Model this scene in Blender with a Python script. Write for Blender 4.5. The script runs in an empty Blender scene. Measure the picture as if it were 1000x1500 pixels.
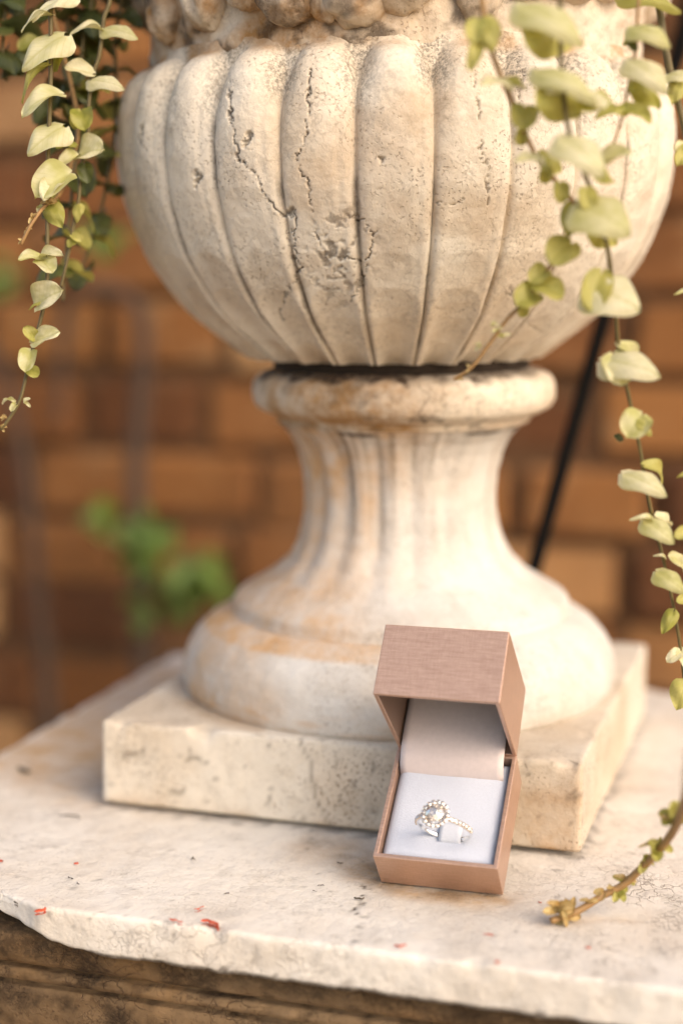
import bpy, bmesh, math, random
import numpy as np
from mathutils import Vector, Matrix

random.seed(7)
rng = np.random.default_rng(11)

# ------------------------------------------------------------------ camera
CAM = np.array([0.18768, -0.67055, 0.22271])
YAW, PITCH, ROLL = -0.30938, 0.15382, -0.00426
FPX = 2300.0                                  # focal length in photo pixels (photo 1000 x 1500)

def cam_axes():
    cy, sy, cp, sp = math.cos(YAW), math.sin(YAW), math.cos(PITCH), math.sin(PITCH)
    fwd = np.array([sy*cp, cy*cp, -sp]); right = np.array([cy, -sy, 0.0]); up = np.cross(right, fwd)
    c, s = math.cos(ROLL), math.sin(ROLL)
    return c*right + s*up, -s*right + c*up, fwd
RIGHT, UP, FWD = cam_axes()

scene = bpy.context.scene
C = scene.collection
cd = bpy.data.cameras.new('camera')
cam = bpy.data.objects.new('camera', cd); C.objects.link(cam)
cd.sensor_fit = 'VERTICAL'; cd.sensor_height = 36.0; cd.sensor_width = 24.0
cd.lens = FPX/1500*36
cd.clip_start = 0.02; cd.clip_end = 400
M = Matrix(((RIGHT[0], UP[0], -FWD[0], CAM[0]), (RIGHT[1], UP[1], -FWD[1], CAM[1]), (RIGHT[2], UP[2], -FWD[2], CAM[2]), (0, 0, 0, 1)))
cam.matrix_world = M
cd.dof.use_dof = True
cd.dof.focus_distance = 0.572
cd.dof.aperture_fstop = 3.1
cd.dof.aperture_blades = 0
scene.camera = cam

# ------------------------------------------------------------------ sky, sun, exposure
SUN_ELEV, SUN_AZ = math.radians(36), math.radians(122)      # azimuth from +Y towards +X
w = bpy.data.worlds.new('World'); scene.world = w; w.use_nodes = True
nt = w.node_tree; nt.nodes.clear()
sky = nt.nodes.new('ShaderNodeTexSky'); sky.sky_type = 'NISHITA'; sky.sun_disc = False
sky.sun_elevation = SUN_ELEV; sky.sun_rotation = SUN_AZ
sky.air_density = 0.8; sky.dust_density = 2.0; sky.ozone_density = 0.6
bg = nt.nodes.new('ShaderNodeBackground'); bg.inputs[1].default_value = 0.15
wo = nt.nodes.new('ShaderNodeOutputWorld')
nt.links.new(sky.outputs[0], bg.inputs[0]); nt.links.new(bg.outputs[0], wo.inputs[0])
sl = bpy.data.lights.new('sun', 'SUN'); sl.energy = 0.7; sl.angle = math.radians(45); sl.color = (1.0, 0.98, 0.95)
sun = bpy.data.objects.new('sun', sl); C.objects.link(sun)
sdir = Vector((math.cos(SUN_ELEV)*math.sin(SUN_AZ), math.cos(SUN_ELEV)*math.cos(SUN_AZ), math.sin(SUN_ELEV)))
sun.rotation_euler = (-sdir).to_track_quat('-Z', 'Y').to_euler()
vs = scene.view_settings
vs.view_transform = 'Standard'; vs.look = 'None'; vs.exposure = 1.2; vs.gamma = 1.0; vs.use_curve_mapping = False
try:
    vs.use_white_balance = True; vs.white_balance_temperature = 7850; vs.white_balance_tint = 12
except Exception: pass
scene.render.engine = 'CYCLES'
scene.cycles.use_denoising = True
scene.cycles.max_bounces = 8; scene.cycles.diffuse_bounces = 3; scene.cycles.glossy_bounces = 4
scene.cycles.use_adaptive_sampling = True; scene.cycles.adaptive_threshold = 0.02
scene.cycles.sample_clamp_indirect = 6.0
scene.cycles.caustics_refractive = False; scene.cycles.caustics_reflective = False

# ------------------------------------------------------------------ helpers
def ray(x, y):
    return FWD + (x-500)/FPX*RIGHT - (y-750)/FPX*UP
def at(x, y, depth):
    return CAM + ray(x, y)*depth
def on_z(x, y, z=0.0):
    d = ray(x, y); return CAM + d*((z-CAM[2])/d[2])
def on_plane_y(x, y, y0, k=0.0):              # plane y = y0 + k z
    d = ray(x, y); s = (y0 + k*CAM[2] - CAM[1])/(d[1]-k*d[2]); return CAM + d*s

_perm = rng.permutation(256); _perm = np.concatenate([_perm, _perm, _perm])
_grad = rng.normal(size=(256, 3)); _grad /= np.linalg.norm(_grad, axis=1)[:, None]
def noise(P, scale=1.0):
    P = np.asarray(P, float)*scale
    i = np.floor(P).astype(int); f = P - i; i &= 255
    u = f*f*f*(f*(f*6-15)+10)
    out = 0
    for dx in (0, 1):
        for dy in (0, 1):
            for dz in (0, 1):
                h = _perm[_perm[_perm[(i[:, 0]+dx) & 255] + ((i[:, 1]+dy) & 255)] + ((i[:, 2]+dz) & 255)]
                g = _grad[h]
                d = (f[:, 0]-dx)*g[:, 0] + (f[:, 1]-dy)*g[:, 1] + (f[:, 2]-dz)*g[:, 2]
                wx = u[:, 0] if dx else 1-u[:, 0]; wy = u[:, 1] if dy else 1-u[:, 1]; wz = u[:, 2] if dz else 1-u[:, 2]
                out = out + wx*wy*wz*d
    return out*1.5
def fbm(P, scale, octv=4, gain=0.5):
    a, s, t = 1.0, scale, 0
    for _ in range(octv):
        t = t + a*noise(np.asarray(P)+_*7.31, s); a *= gain; s *= 2.03
    return t
def sstep(a, b, x):
    t = np.clip((x-a)/(b-a), 0, 1); return t*t*(3-2*t)

def tag(o, label=None, cat=None, group=None, kind=None):
    if label: o['label'] = label
    if cat: o['category'] = cat
    if group: o['group'] = group
    if kind: o['kind'] = kind
    return o
def empty(name, loc=(0, 0, 0), rot=(0, 0, 0)):
    o = bpy.data.objects.new(name, None); C.objects.link(o); o.location = loc; o.rotation_euler = rot
    o.empty_display_size = 0.02
    return o
def mesh_obj(name, verts, faces, mat, parent=None, smooth=True, attrs=None):
    me = bpy.data.meshes.new(name)
    me.from_pydata([tuple(map(float, v)) for v in verts] if not isinstance(verts, np.ndarray) else verts.tolist(), [], faces if isinstance(faces, list) else faces.tolist())
    if smooth: me.shade_smooth()
    if attrs:
        for k, a in attrs.items():
            at_ = me.attributes.new(k, 'FLOAT', 'POINT'); at_.data.foreach_set('value', np.asarray(a, dtype=np.float32))
    if mat: me.materials.append(mat)
    o = bpy.data.objects.new(name, me); C.objects.link(o)
    if parent: o.parent = parent
    return o
def link_mesh(name, me, parent=None):
    o = bpy.data.objects.new(name, me); C.objects.link(o)
    if parent: o.parent = parent
    return o
def grid_faces(n, m, wrap_m=True, off=0):
    i = np.arange(n-1)[:, None]; j = np.arange(m if wrap_m else m-1)[None, :]
    j2 = (j+1) % m
    a = i*m+j; b = i*m+j2; c = (i+1)*m+j2; d = (i+1)*m+j
    return (np.stack([a, b, c, d], -1).reshape(-1, 4) + off)
def tube(pts, radii, seg=8):
    pts = np.asarray(pts, float); n = len(pts); radii = np.broadcast_to(radii, (n,))
    T = np.gradient(pts, axis=0); T /= np.linalg.norm(T, axis=1)[:, None]+1e-12
    ref = np.array([0.31, 0.93, 0.2]); V = []
    nprev = np.cross(T[0], ref); nprev /= np.linalg.norm(nprev)
    for k in range(n):
        nn = nprev - T[k]*np.dot(nprev, T[k]); nn /= np.linalg.norm(nn)+1e-12; nprev = nn
        b = np.cross(T[k], nn)
        for a in range(seg):
            t = 2*math.pi*a/seg
            V.append(pts[k] + radii[k]*(math.cos(t)*nn + math.sin(t)*b))
    F = grid_faces(n, seg).tolist()
    F.append(list(range(seg))[::-1]); F.append([(n-1)*seg+k for k in range(seg)])
    return np.array(V), F
def spline(pts, n):
    P = np.asarray(pts, float); m = len(P)
    Q = np.vstack([2*P[0]-P[1], P, 2*P[-1]-P[-2]])
    out = []
    for t in np.linspace(0, m-1-1e-9, n):
        i = int(t); u = t-i
        p0, p1, p2, p3 = Q[i], Q[i+1], Q[i+2], Q[i+3]
        out.append(0.5*((2*p1) + (-p0+p2)*u + (2*p0-5*p1+4*p2-p3)*u*u + (-p0+3*p1-3*p2+p3)*u**3))
    return np.array(out)
def box_bm(bm, x0, x1, y0, y1, z0, z1):
    vs_ = [bm.verts.new(p) for p in ((x0, y0, z0), (x1, y0, z0), (x1, y1, z0), (x0, y1, z0), (x0, y0, z1), (x1, y0, z1), (x1, y1, z1), (x0, y1, z1))]
    for f in ((3, 2, 1, 0), (4, 5, 6, 7), (0, 1, 5, 4), (1, 2, 6, 5), (2, 3, 7, 6), (3, 0, 4, 7)):
        bm.faces.new([vs_[k] for k in f])
def bm_obj(name, bm, mat, parent=None, smooth=False, bevel=0, seg=2):
    me = bpy.data.meshes.new(name); bmesh.ops.recalc_face_normals(bm, faces=bm.faces); bm.to_mesh(me); bm.free()
    if smooth: me.shade_smooth()
    if mat: me.materials.append(mat)
    o = bpy.data.objects.new(name, me); C.objects.link(o)
    if parent: o.parent = parent
    if bevel:
        b = o.modifiers.new('bevel', 'BEVEL'); b.width = bevel; b.segments = seg; b.limit_method = 'ANGLE'
    return o

# ------------------------------------------------------------------ materials
class NT:
    def __init__(self, name):
        self.m = bpy.data.materials.new(name); self.m.use_nodes = True
        self.t = self.m.node_tree; self.t.nodes.clear()
        self.out = self.n('ShaderNodeOutputMaterial')
    def n(self, typ, **kw):
        nd = self.t.nodes.new(typ)
        for k, v in kw.items(): setattr(nd, k, v)
        return nd
    def set(self, nd, **kw):
        for k, v in kw.items():
            key = k.replace('_', ' ')
            self.put(nd.inputs[key], v)
        return nd
    def put(self, sock, v):
        if isinstance(v, bpy.types.NodeSocket): self.t.links.new(v, sock)
        else: sock.default_value = v
    def noise(self, vec, scale, detail=4, rough=0.55, dist=0.0):
        nd = self.n('ShaderNodeTexNoise'); self.put(nd.inputs['Vector'], vec)
        self.set(nd, Scale=scale, Detail=detail, Roughness=rough, Distortion=dist); return nd.outputs['Fac']
    def ramp(self, fac, stops, interp='LINEAR'):
        nd = self.n('ShaderNodeValToRGB'); nd.color_ramp.interpolation = interp
        el = nd.color_ramp.elements
        while len(el) < len(stops): el.new(0.5)
        for e, (p, c) in zip(el, stops):
            e.position = p; e.color = c if len(c) == 4 else (*c, 1)
        self.put(nd.inputs[0], fac); return nd.outputs[0]
    def mr(self, v, a, b, c=0.0, d=1.0):
        nd = self.n('ShaderNodeMapRange'); self.put(nd.inputs[0], v)
        for k, x in zip((1, 2, 3, 4), (a, b, c, d)): self.put(nd.inputs[k], x)
        return nd.outputs[0]
    def math(self, op, a, b=0.0):
        nd = self.n('ShaderNodeMath', operation=op); self.put(nd.inputs[0], a); self.put(nd.inputs[1], b); return nd.outputs[0]
    def mix(self, fac, a, b, blend='MIX'):
        nd = self.n('ShaderNodeMix', data_type='RGBA', blend_type=blend)
        self.put(nd.inputs[0], fac)
        for s, v in ((nd.inputs[6], a), (nd.inputs[7], b)):
            if isinstance(v, tuple) and len(v) == 3: v = (*v, 1)
            self.put(s, v)
        return nd.outputs[2]
    def obj(self):
        return self.n('ShaderNodeTexCoord').outputs['Object']
    def attr(self, name):
        return self.n('ShaderNodeAttribute', attribute_name=name).outputs['Fac']
    def warp(self, vec, scale, amt):
        nd = self.n('ShaderNodeTexNoise'); self.put(nd.inputs['Vector'], vec); self.set(nd, Scale=scale, Detail=3)
        s = self.n('ShaderNodeVectorMath', operation='SUBTRACT'); self.put(s.inputs[0], nd.outputs['Color']); s.inputs[1].default_value = (.5, .5, .5)
        m = self.n('ShaderNodeVectorMath', operation='SCALE'); self.put(m.inputs[0], s.outputs[0]); m.inputs['Scale'].default_value = amt
        a = self.n('ShaderNodeVectorMath', operation='ADD'); self.put(a.inputs[0], vec); self.put(a.inputs[1], m.outputs[0])
        return a.outputs[0]
    def bump(self, h, dist, strength=1.0, normal=None):
        nd = self.n('ShaderNodeBump'); self.set(nd, Height=h, Distance=dist, Strength=strength)
        if normal is not None: self.put(nd.inputs['Normal'], normal)
        return nd.outputs[0]
    def done(self, **kw):
        p = self.n('ShaderNodeBsdfPrincipled')
        for k, v in kw.items():
            key = k.replace('_', ' ')
            if isinstance(v, tuple) and len(v) == 3: v = (*v, 1)
            self.put(p.inputs[key], v)
        self.t.links.new(p.outputs[0], self.out.inputs[0]); self.p = p
        return self.m

def stone(name, cream, tan, crack=0.5, speck=0.5, ochre=(0.36, 0.19, 0.07), dark=(0.05, 0.03, 0.018), tan_bias=0.0, grey=0.3):
    t = NT(name); v = t.obj()
    big = t.noise(v, 16, 4, 0.6); mid = t.noise(v, 55, 4, 0.65, 0.6); fine = t.noise(v, 420, 3, 0.7)
    base = t.mix(t.mr(big, 0.42-tan_bias, 0.66-tan_bias), cream, tan)
    base = t.mix(t.mr(mid, 0.52, 0.72, 0, 0.5), base, tuple(c*0.72 for c in tan))
    base = t.mix(t.mr(fine, 0.35, 0.75, 0, 0.35), base, tuple(min(1, c*1.12) for c in cream))
    # dusty grey lichen bloom
    lm = t.math('MULTIPLY', t.mr(t.noise(v, 260, 4, 0.75), 0.5, 0.62), t.mr(t.noise(v, 22, 3), 0.5, 0.68, 0, grey))
    lm = t.math('ADD', lm, t.math('MULTIPLY', t.attr('lichen'), t.mr(t.noise(v, 700, 3, 0.8), 0.42, 0.6)))
    base = t.mix(lm, base, (0.23, 0.205, 0.165))
    # ochre tint: stains, plus painted warm shade and bounce light
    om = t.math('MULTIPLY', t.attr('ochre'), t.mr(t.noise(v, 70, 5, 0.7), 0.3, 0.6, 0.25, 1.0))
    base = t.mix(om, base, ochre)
    # pin holes
    sp = t.math('MULTIPLY', t.mr(t.noise(v, 820, 2, 0.5), 0.59, 0.68, 0, 0.85), t.mr(t.noise(v, 38, 3), 0.42, 0.6, 0.1, 1.0))
    sp = t.math('MULTIPLY', sp, speck)
    base = t.mix(sp, base, (0.19, 0.11, 0.06))
    # hair cracks
    vo = t.n('ShaderNodeTexVoronoi', feature='DISTANCE_TO_EDGE'); t.put(vo.inputs['Vector'], t.warp(v, 120, 0.012)); vo.inputs['Scale'].default_value = 115
    cr = t.math('MULTIPLY', t.mr(vo.outputs[0], 0.0, 0.035, 1, 0), t.mr(t.noise(v, 30, 3), 0.48, 0.6))
    vo2 = t.n('ShaderNodeTexVoronoi', feature='DISTANCE_TO_EDGE'); t.put(vo2.inputs['Vector'], t.warp(v, 260, 0.006)); vo2.inputs['Scale'].default_value = 340
    cr2 = t.math('MULTIPLY', t.mr(vo2.outputs[0], 0.0, 0.06, 1, 0), t.mr(t.noise(v, 45, 3), 0.5, 0.62))
    cr = t.math('MULTIPLY', t.math('MAXIMUM', cr, cr2), t.math('MULTIPLY', t.math('ADD', t.attr('crackle'), 0.4), crack))
    base = t.mix(t.math('MULTIPLY', cr, 0.8), base, (0.12, 0.07, 0.04))
    g = t.attr('grime_shade')
    gm = t.math('MULTIPLY', g, t.mr(t.noise(v, 330, 4, 0.75), 0.28, 0.52, 0.35, 1.0))
    base = t.mix(gm, base, dark)
    h = t.math('ADD', t.math('MULTIPLY', fine, 0.5), t.math('MULTIPLY', t.noise(v, 150, 3, 0.7), 0.9))
    h = t.math('SUBTRACT', h, t.math('MULTIPLY', sp, 0.9))
    if crack > 0.9: h = t.math('SUBTRACT', h, t.math('MULTIPLY', cr, 0.7))
    h = t.math('SUBTRACT', h, t.math('MULTIPLY', g, 0.3))
    return t.done(Base_Color=base, Roughness=0.88, Specular_IOR_Level=0.25, Normal=t.bump(h, 0.0006, 0.95))

STONE_URN = stone('urn_limestone', (0.74, 0.665, 0.55), (0.62, 0.50, 0.365), 0.8, 0.5)
STONE_STEM = stone('stem_limestone', (0.61, 0.585, 0.54), (0.52, 0.455, 0.38), 0.3, 0.5, grey=0.3, ochre=(0.56, 0.33, 0.16))
STONE_PLINTH = stone('plinth_limestone', (0.65, 0.585, 0.49), (0.53, 0.43, 0.32), 0.5, 0.9)
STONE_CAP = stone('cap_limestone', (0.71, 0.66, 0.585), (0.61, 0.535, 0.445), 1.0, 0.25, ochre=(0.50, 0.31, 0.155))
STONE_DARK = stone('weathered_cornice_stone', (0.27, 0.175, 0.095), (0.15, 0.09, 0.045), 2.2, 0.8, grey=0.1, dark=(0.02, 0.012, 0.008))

def plain(name, col, rough=0.6, **kw):
    t = NT(name); v = t.obj()
    c = t.mix(t.mr(t.noise(v, kw.pop('scale', 60), 4), 0.35, 0.7), tuple(x*0.75 for x in col), col)
    return t.done(Base_Color=c, Roughness=rough, **kw)
JOINT = plain('joint_mortar', (0.03, 0.018, 0.01), 0.95, scale=300)
SOIL = plain('soil', (0.04, 0.025, 0.015), 0.95, scale=200)
IRON = plain('black_iron', (0.006, 0.0055, 0.005), 0.8, scale=200, Specular_IOR_Level=0.1)

def leaf_mat(name, c1, c2, vein, trans=0.42):
    t = NT(name); v = t.obj()
    oi = t.n('ShaderNodeObjectInfo').outputs['Random']
    sx = t.n('ShaderNodeSeparateXYZ'); t.put(sx.inputs[0], v)
    mid = t.mr(t.math('ABSOLUTE', sx.outputs[0]), 0.0, 0.05, 1, 0)
    base = t.mix(t.mr(t.math('ADD', t.noise(v, 1.4, 2), t.math('MULTIPLY', oi, 0.3)), 0.42, 0.78), c1, c2)
    base = t.mix(t.math('MULTIPLY', mid, 0.6), base, vein)
    rim = t.mr(t.math('ADD', t.math('ABSOLUTE', sx.outputs[0]), t.math('MULTIPLY', t.noise(v, 5, 3), 0.25)), 0.5, 0.62, 0, 0.5)
    base = t.mix(rim, base, tuple(0.55*a_+0.45*b_ for a_, b_ in zip(c1, (0.30, 0.16, 0.05))))
    bl = t.mr(t.noise(v, 2.5, 2, 0.5), 0.55, 0.8, 0, 0.35)
    base = t.mix(bl, base, tuple(x*0.6 for x in c1))
    vn = t.math('SUBTRACT', sx.outputs[1], t.math('MULTIPLY', t.math('ABSOLUTE', sx.outputs[0]), 0.9))
    vn = t.math('ABSOLUTE', t.math('SUBTRACT', t.math('FRACT', t.math('MULTIPLY', vn, 6.5)), 0.5))
    base = t.mix(t.math('MULTIPLY', t.mr(vn, 0.0, 0.12, 1, 0), 0.3), base, vein)
    p = t.n('ShaderNodeBsdfPrincipled'); t.put(p.inputs['Base Color'], base); p.inputs['Roughness'].default_value = 0.5
    t.put(p.inputs['Normal'], t.bump(t.noise(v, 3, 2), 0.0012, 0.5))
    tr = t.n('ShaderNodeBsdfTranslucent'); t.put(tr.inputs[0], t.mix(0.5, base, (0.5, 0.42, 0.05), 'MIX'))
    mx = t.n('ShaderNodeMixShader'); mx.inputs[0].default_value = trans
    t.t.links.new(p.outputs[0], mx.inputs[1]); t.t.links.new(tr.outputs[0], mx.inputs[2]); t.t.links.new(mx.outputs[0], t.out.inputs[0])
    return t.m
LEAF_PALE = leaf_mat('pale_leaf', (0.52, 0.51, 0.19), (0.84, 0.79, 0.55), (0.48, 0.46, 0.17))
LEAF_GREEN = leaf_mat('golden_green_leaf', (0.30, 0.31, 0.06), (0.54, 0.50, 0.16), (0.32, 0.31, 0.07))
LEAF_SHADED = leaf_mat('shaded_leaf_tone', (0.035, 0.045, 0.012), (0.07, 0.085, 0.02), (0.09, 0.10, 0.03), 0.15)  # shade among the hanging leaves put into a darker green copy
LEAF_BROWN = leaf_mat('dried_bract', (0.38, 0.22, 0.07), (0.58, 0.44, 0.20), (0.5, 0.35, 0.15), 0.2)
LEAF_SHRUB = leaf_mat('shrub_leaf', (0.035, 0.085, 0.012), (0.13, 0.22, 0.04), (0.12, 0.2, 0.05), 0.25)
STEM_OLIVE = plain('olive_stem', (0.13, 0.095, 0.03), 0.6, scale=300)
STEM_BROWN = plain('brown_stem', (0.34, 0.19, 0.07), 0.6, scale=300)
BARK = plain('grey_bark', (0.075, 0.045, 0.03), 0.9, scale=40)

def brick_mat():
    t = NT('old_brick'); v = t.obj(); oi = t.n('ShaderNodeObjectInfo')
    c = t.ramp(oi.outputs['Random'], [(0, (0.085, 0.027, 0.007)), (0.25, (0.185, 0.066, 0.016)), (0.65, (0.30, 0.125, 0.036)), (1, (0.50, 0.28, 0.125))])
    sv = t.n('ShaderNodeVectorMath', operation='ADD'); t.put(sv.inputs[0], v); t.put(sv.inputs[1], oi.outputs['Location'])
    c = t.mix(t.mr(t.noise(sv.outputs[0], 5, 3, 0.6), 0.5, 0.68, 0, 0.6), c, (0.12, 0.045, 0.014))
    c = t.mix(t.mr(t.noise(sv.outputs[0], 30, 5, 0.7), 0.56, 0.72, 0, 0.5), c, (0.42, 0.27, 0.14))
    h = t.noise(sv.outputs[0], 80, 5, 0.7)
    return t.done(Base_Color=c, Roughness=0.92, Normal=t.bump(h, 0.004, 0.8))
BRICK = brick_mat()
MORTAR = plain('brown_mortar', (0.12, 0.055, 0.021), 0.95, scale=30)
PAVING = plain('paving', (0.22, 0.15, 0.09), 0.9, scale=6)

# ------------------------------------------------------------------ ground and brick wall
GZ = -0.95
gv = np.array([[-200, -200, GZ], [200, -200, GZ], [200, 200, GZ], [-200, 200, GZ]], float)
tag(mesh_obj('ground', gv, [[0, 1, 2, 3]], PAVING), 'brown paved ground below the pedestal', kind='structure')

WY = 0.72
wall = empty('brick_wall', (0, WY, GZ)); tag(wall, 'old orange brown brick wall behind the stone urn', 'wall')
bm = bmesh.new(); box_bm(bm, -2.2, 1.9, 0.012, 0.25, 0, 1.99)
bm_obj('mortar', bm, MORTAR, wall)
def brick_mesh(L, H, seed):
    bm = bmesh.new(); box_bm(bm, -L/2, L/2, -0.05, 0.05, -H/2, H/2)
    bmesh.ops.bevel(bm, geom=[e for e in bm.edges if all(v.co.y < 0 for v in e.verts)] + [e for e in bm.edges if abs(e.verts[0].co.y-e.verts[1].co.y) > .05], offset=0.005, segments=1, affect='EDGES')
    r = random.Random(seed)
    for v in bm.verts: v.co += Vector((r.uniform(-1, 1)*.003, r.uniform(-1, 1)*.003, r.uniform(-1, 1)*.0022))
    me = bpy.data.meshes.new('brick'); bmesh.ops.recalc_face_normals(bm, faces=bm.faces); bm.to_mesh(me); bm.free(); me.materials.append(BRICK); return me
RP = 0.0715
STR = [brick_mesh(0.232, 0.060, s) for s in range(5)]; HED = [brick_mesh(0.112, 0.060, 40+s) for s in range(5)]
rr = random.Random(5); far_v, far_f = [], []
row = 0; z = RP/2
while z < 1.97:
    x = -2.18 + rr.uniform(0, 0.12); k = row % 2
    while x < 1.86:
        head = rr.random() < 0.55
        me = rr.choice(HED if head else STR); L = 0.124 if head else 0.244
        cx = x+L/2; zz = z+GZ
        pos = (cx, 0.05+rr.uniform(-0.004, 0.009), z+rr.uniform(-0.004, 0.004)); ry = rr.uniform(-0.025, 0.025)
        if -0.95 < cx < 0.42 and -0.42 < zz < 0.72:
            o = link_mesh('brick', me, wall); o.location = pos; o.rotation_euler = (rr.uniform(-.02, .02), ry, rr.uniform(-.03, .03))
        else:
            off = len(far_v)
            far_v += [(v.co.x+pos[0], v.co.y+pos[1], v.co.z+pos[2]) for v in me.vertices]
            far_f += [[off+q for q in p.vertices] for p in me.polygons]
        x += L + 0.004
    row += 1; z += RP
tag(mesh_obj('outlying_bricks', far_v, far_f, BRICK, wall, smooth=False), kind='stuff')

# ------------------------------------------------------------------ stone pedestal
def outline(poly, rad, step):
    """closed polygon with rounded corners, resampled"""
    P = [np.array(p, float) for p in poly]; pts = []
    n = len(P)
    for i in range(n):
        a, b, c = P[i-1], P[i], P[(i+1) % n]
        d1 = (a-b)/np.linalg.norm(a-b); d2 = (c-b)/np.linalg.norm(c-b)
        r = min(rad, 0.45*np.linalg.norm(a-b), 0.45*np.linalg.norm(c-b))
        for t in np.linspace(0, 1, 9):
            pts.append((1-t)**2*(b+d1*r) + 2*t*(1-t)*b + t*t*(b+d2*r))
    pts = np.array(pts); cl = np.vstack([pts, pts[:1]])
    s = np.concatenate([[0], np.cumsum(np.linalg.norm(np.diff(cl, axis=0), axis=1))])
    m = int(s[-1]/step); q = np.linspace(0, s[-1], m, endpoint=False)
    out = np.stack([np.interp(q, s, cl[:, 0]), np.interp(q, s, cl[:, 1])], 1)
    T = np.roll(out, -1, 0)-np.roll(out, 1, 0); T /= np.linalg.norm(T, axis=1)[:, None]
    N = np.stack([T[:, 1], -T[:, 0]], 1)                          # outward for counter-clockwise
    return out, N
def slab(name, poly, rad, prof, mat, parent, step=0.0016, rings=60, amp=0.0004, chips=0.0, attr_fn=None, bottom=False, seed=0.0, vfun=None):
    """loft of (inset, z) levels from the bottom to the top, closed on top by shrinking rings"""
    O, N = outline(poly, rad, step); m = len(O); V = []; cen = O.mean(0)
    for ins, z in prof:
        p = O - N*ins; V.append(np.column_stack([p, np.full(m, z)]))
    top = O - N*prof[-1][0]
    for s in np.linspace(0, 1, rings+1)[1:]:
        p = top + (cen-top)*min(s, 0.999); V.append(np.column_stack([p, np.full(m, prof[-1][1])]))
    nlev = len(V); V = np.concatenate(V)
    Nn = np.tile(np.column_stack([N, np.zeros(m)]), (nlev, 1))
    lev = np.repeat(np.arange(nlev), m)
    side = (lev < len(prof))
    n1 = fbm(V+seed, 28, 3)*1.2 + fbm(V+seed, 130, 4)*0.7
    V = V - 0
    disp = amp*n1
    V[:, 2] += np.where(side, 0.3*disp, 0.55*disp*(1))
    V[:, :2] += (Nn[:, :2]*disp[:, None])*side[:, None]
    if chips:
        zt = prof[-1][1]; d_edge = np.where(side, np.abs(V[:, 2]-zt), (lev-len(prof)+1)*0.0022)
        c = sstep(0.18, 0.55, fbm(V*np.array([1, 1, 0.3])+seed, 55, 3))*np.clip(1-d_edge/0.006, 0, 1)
        V[:, :2] -= Nn[:, :2]*(chips*c)[:, None]; V[:, 2] -= 0.6*chips*c
    if vfun: V = vfun(V)
    F = grid_faces(nlev, m).tolist()
    F.append([(nlev-1)*m+k for k in range(m)])
    if bottom: F.append(list(range(m))[::-1])
    at_ = attr_fn(V, side) if attr_fn else None
    return mesh_obj(name, V, F, mat, parent, attrs=at_)

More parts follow.
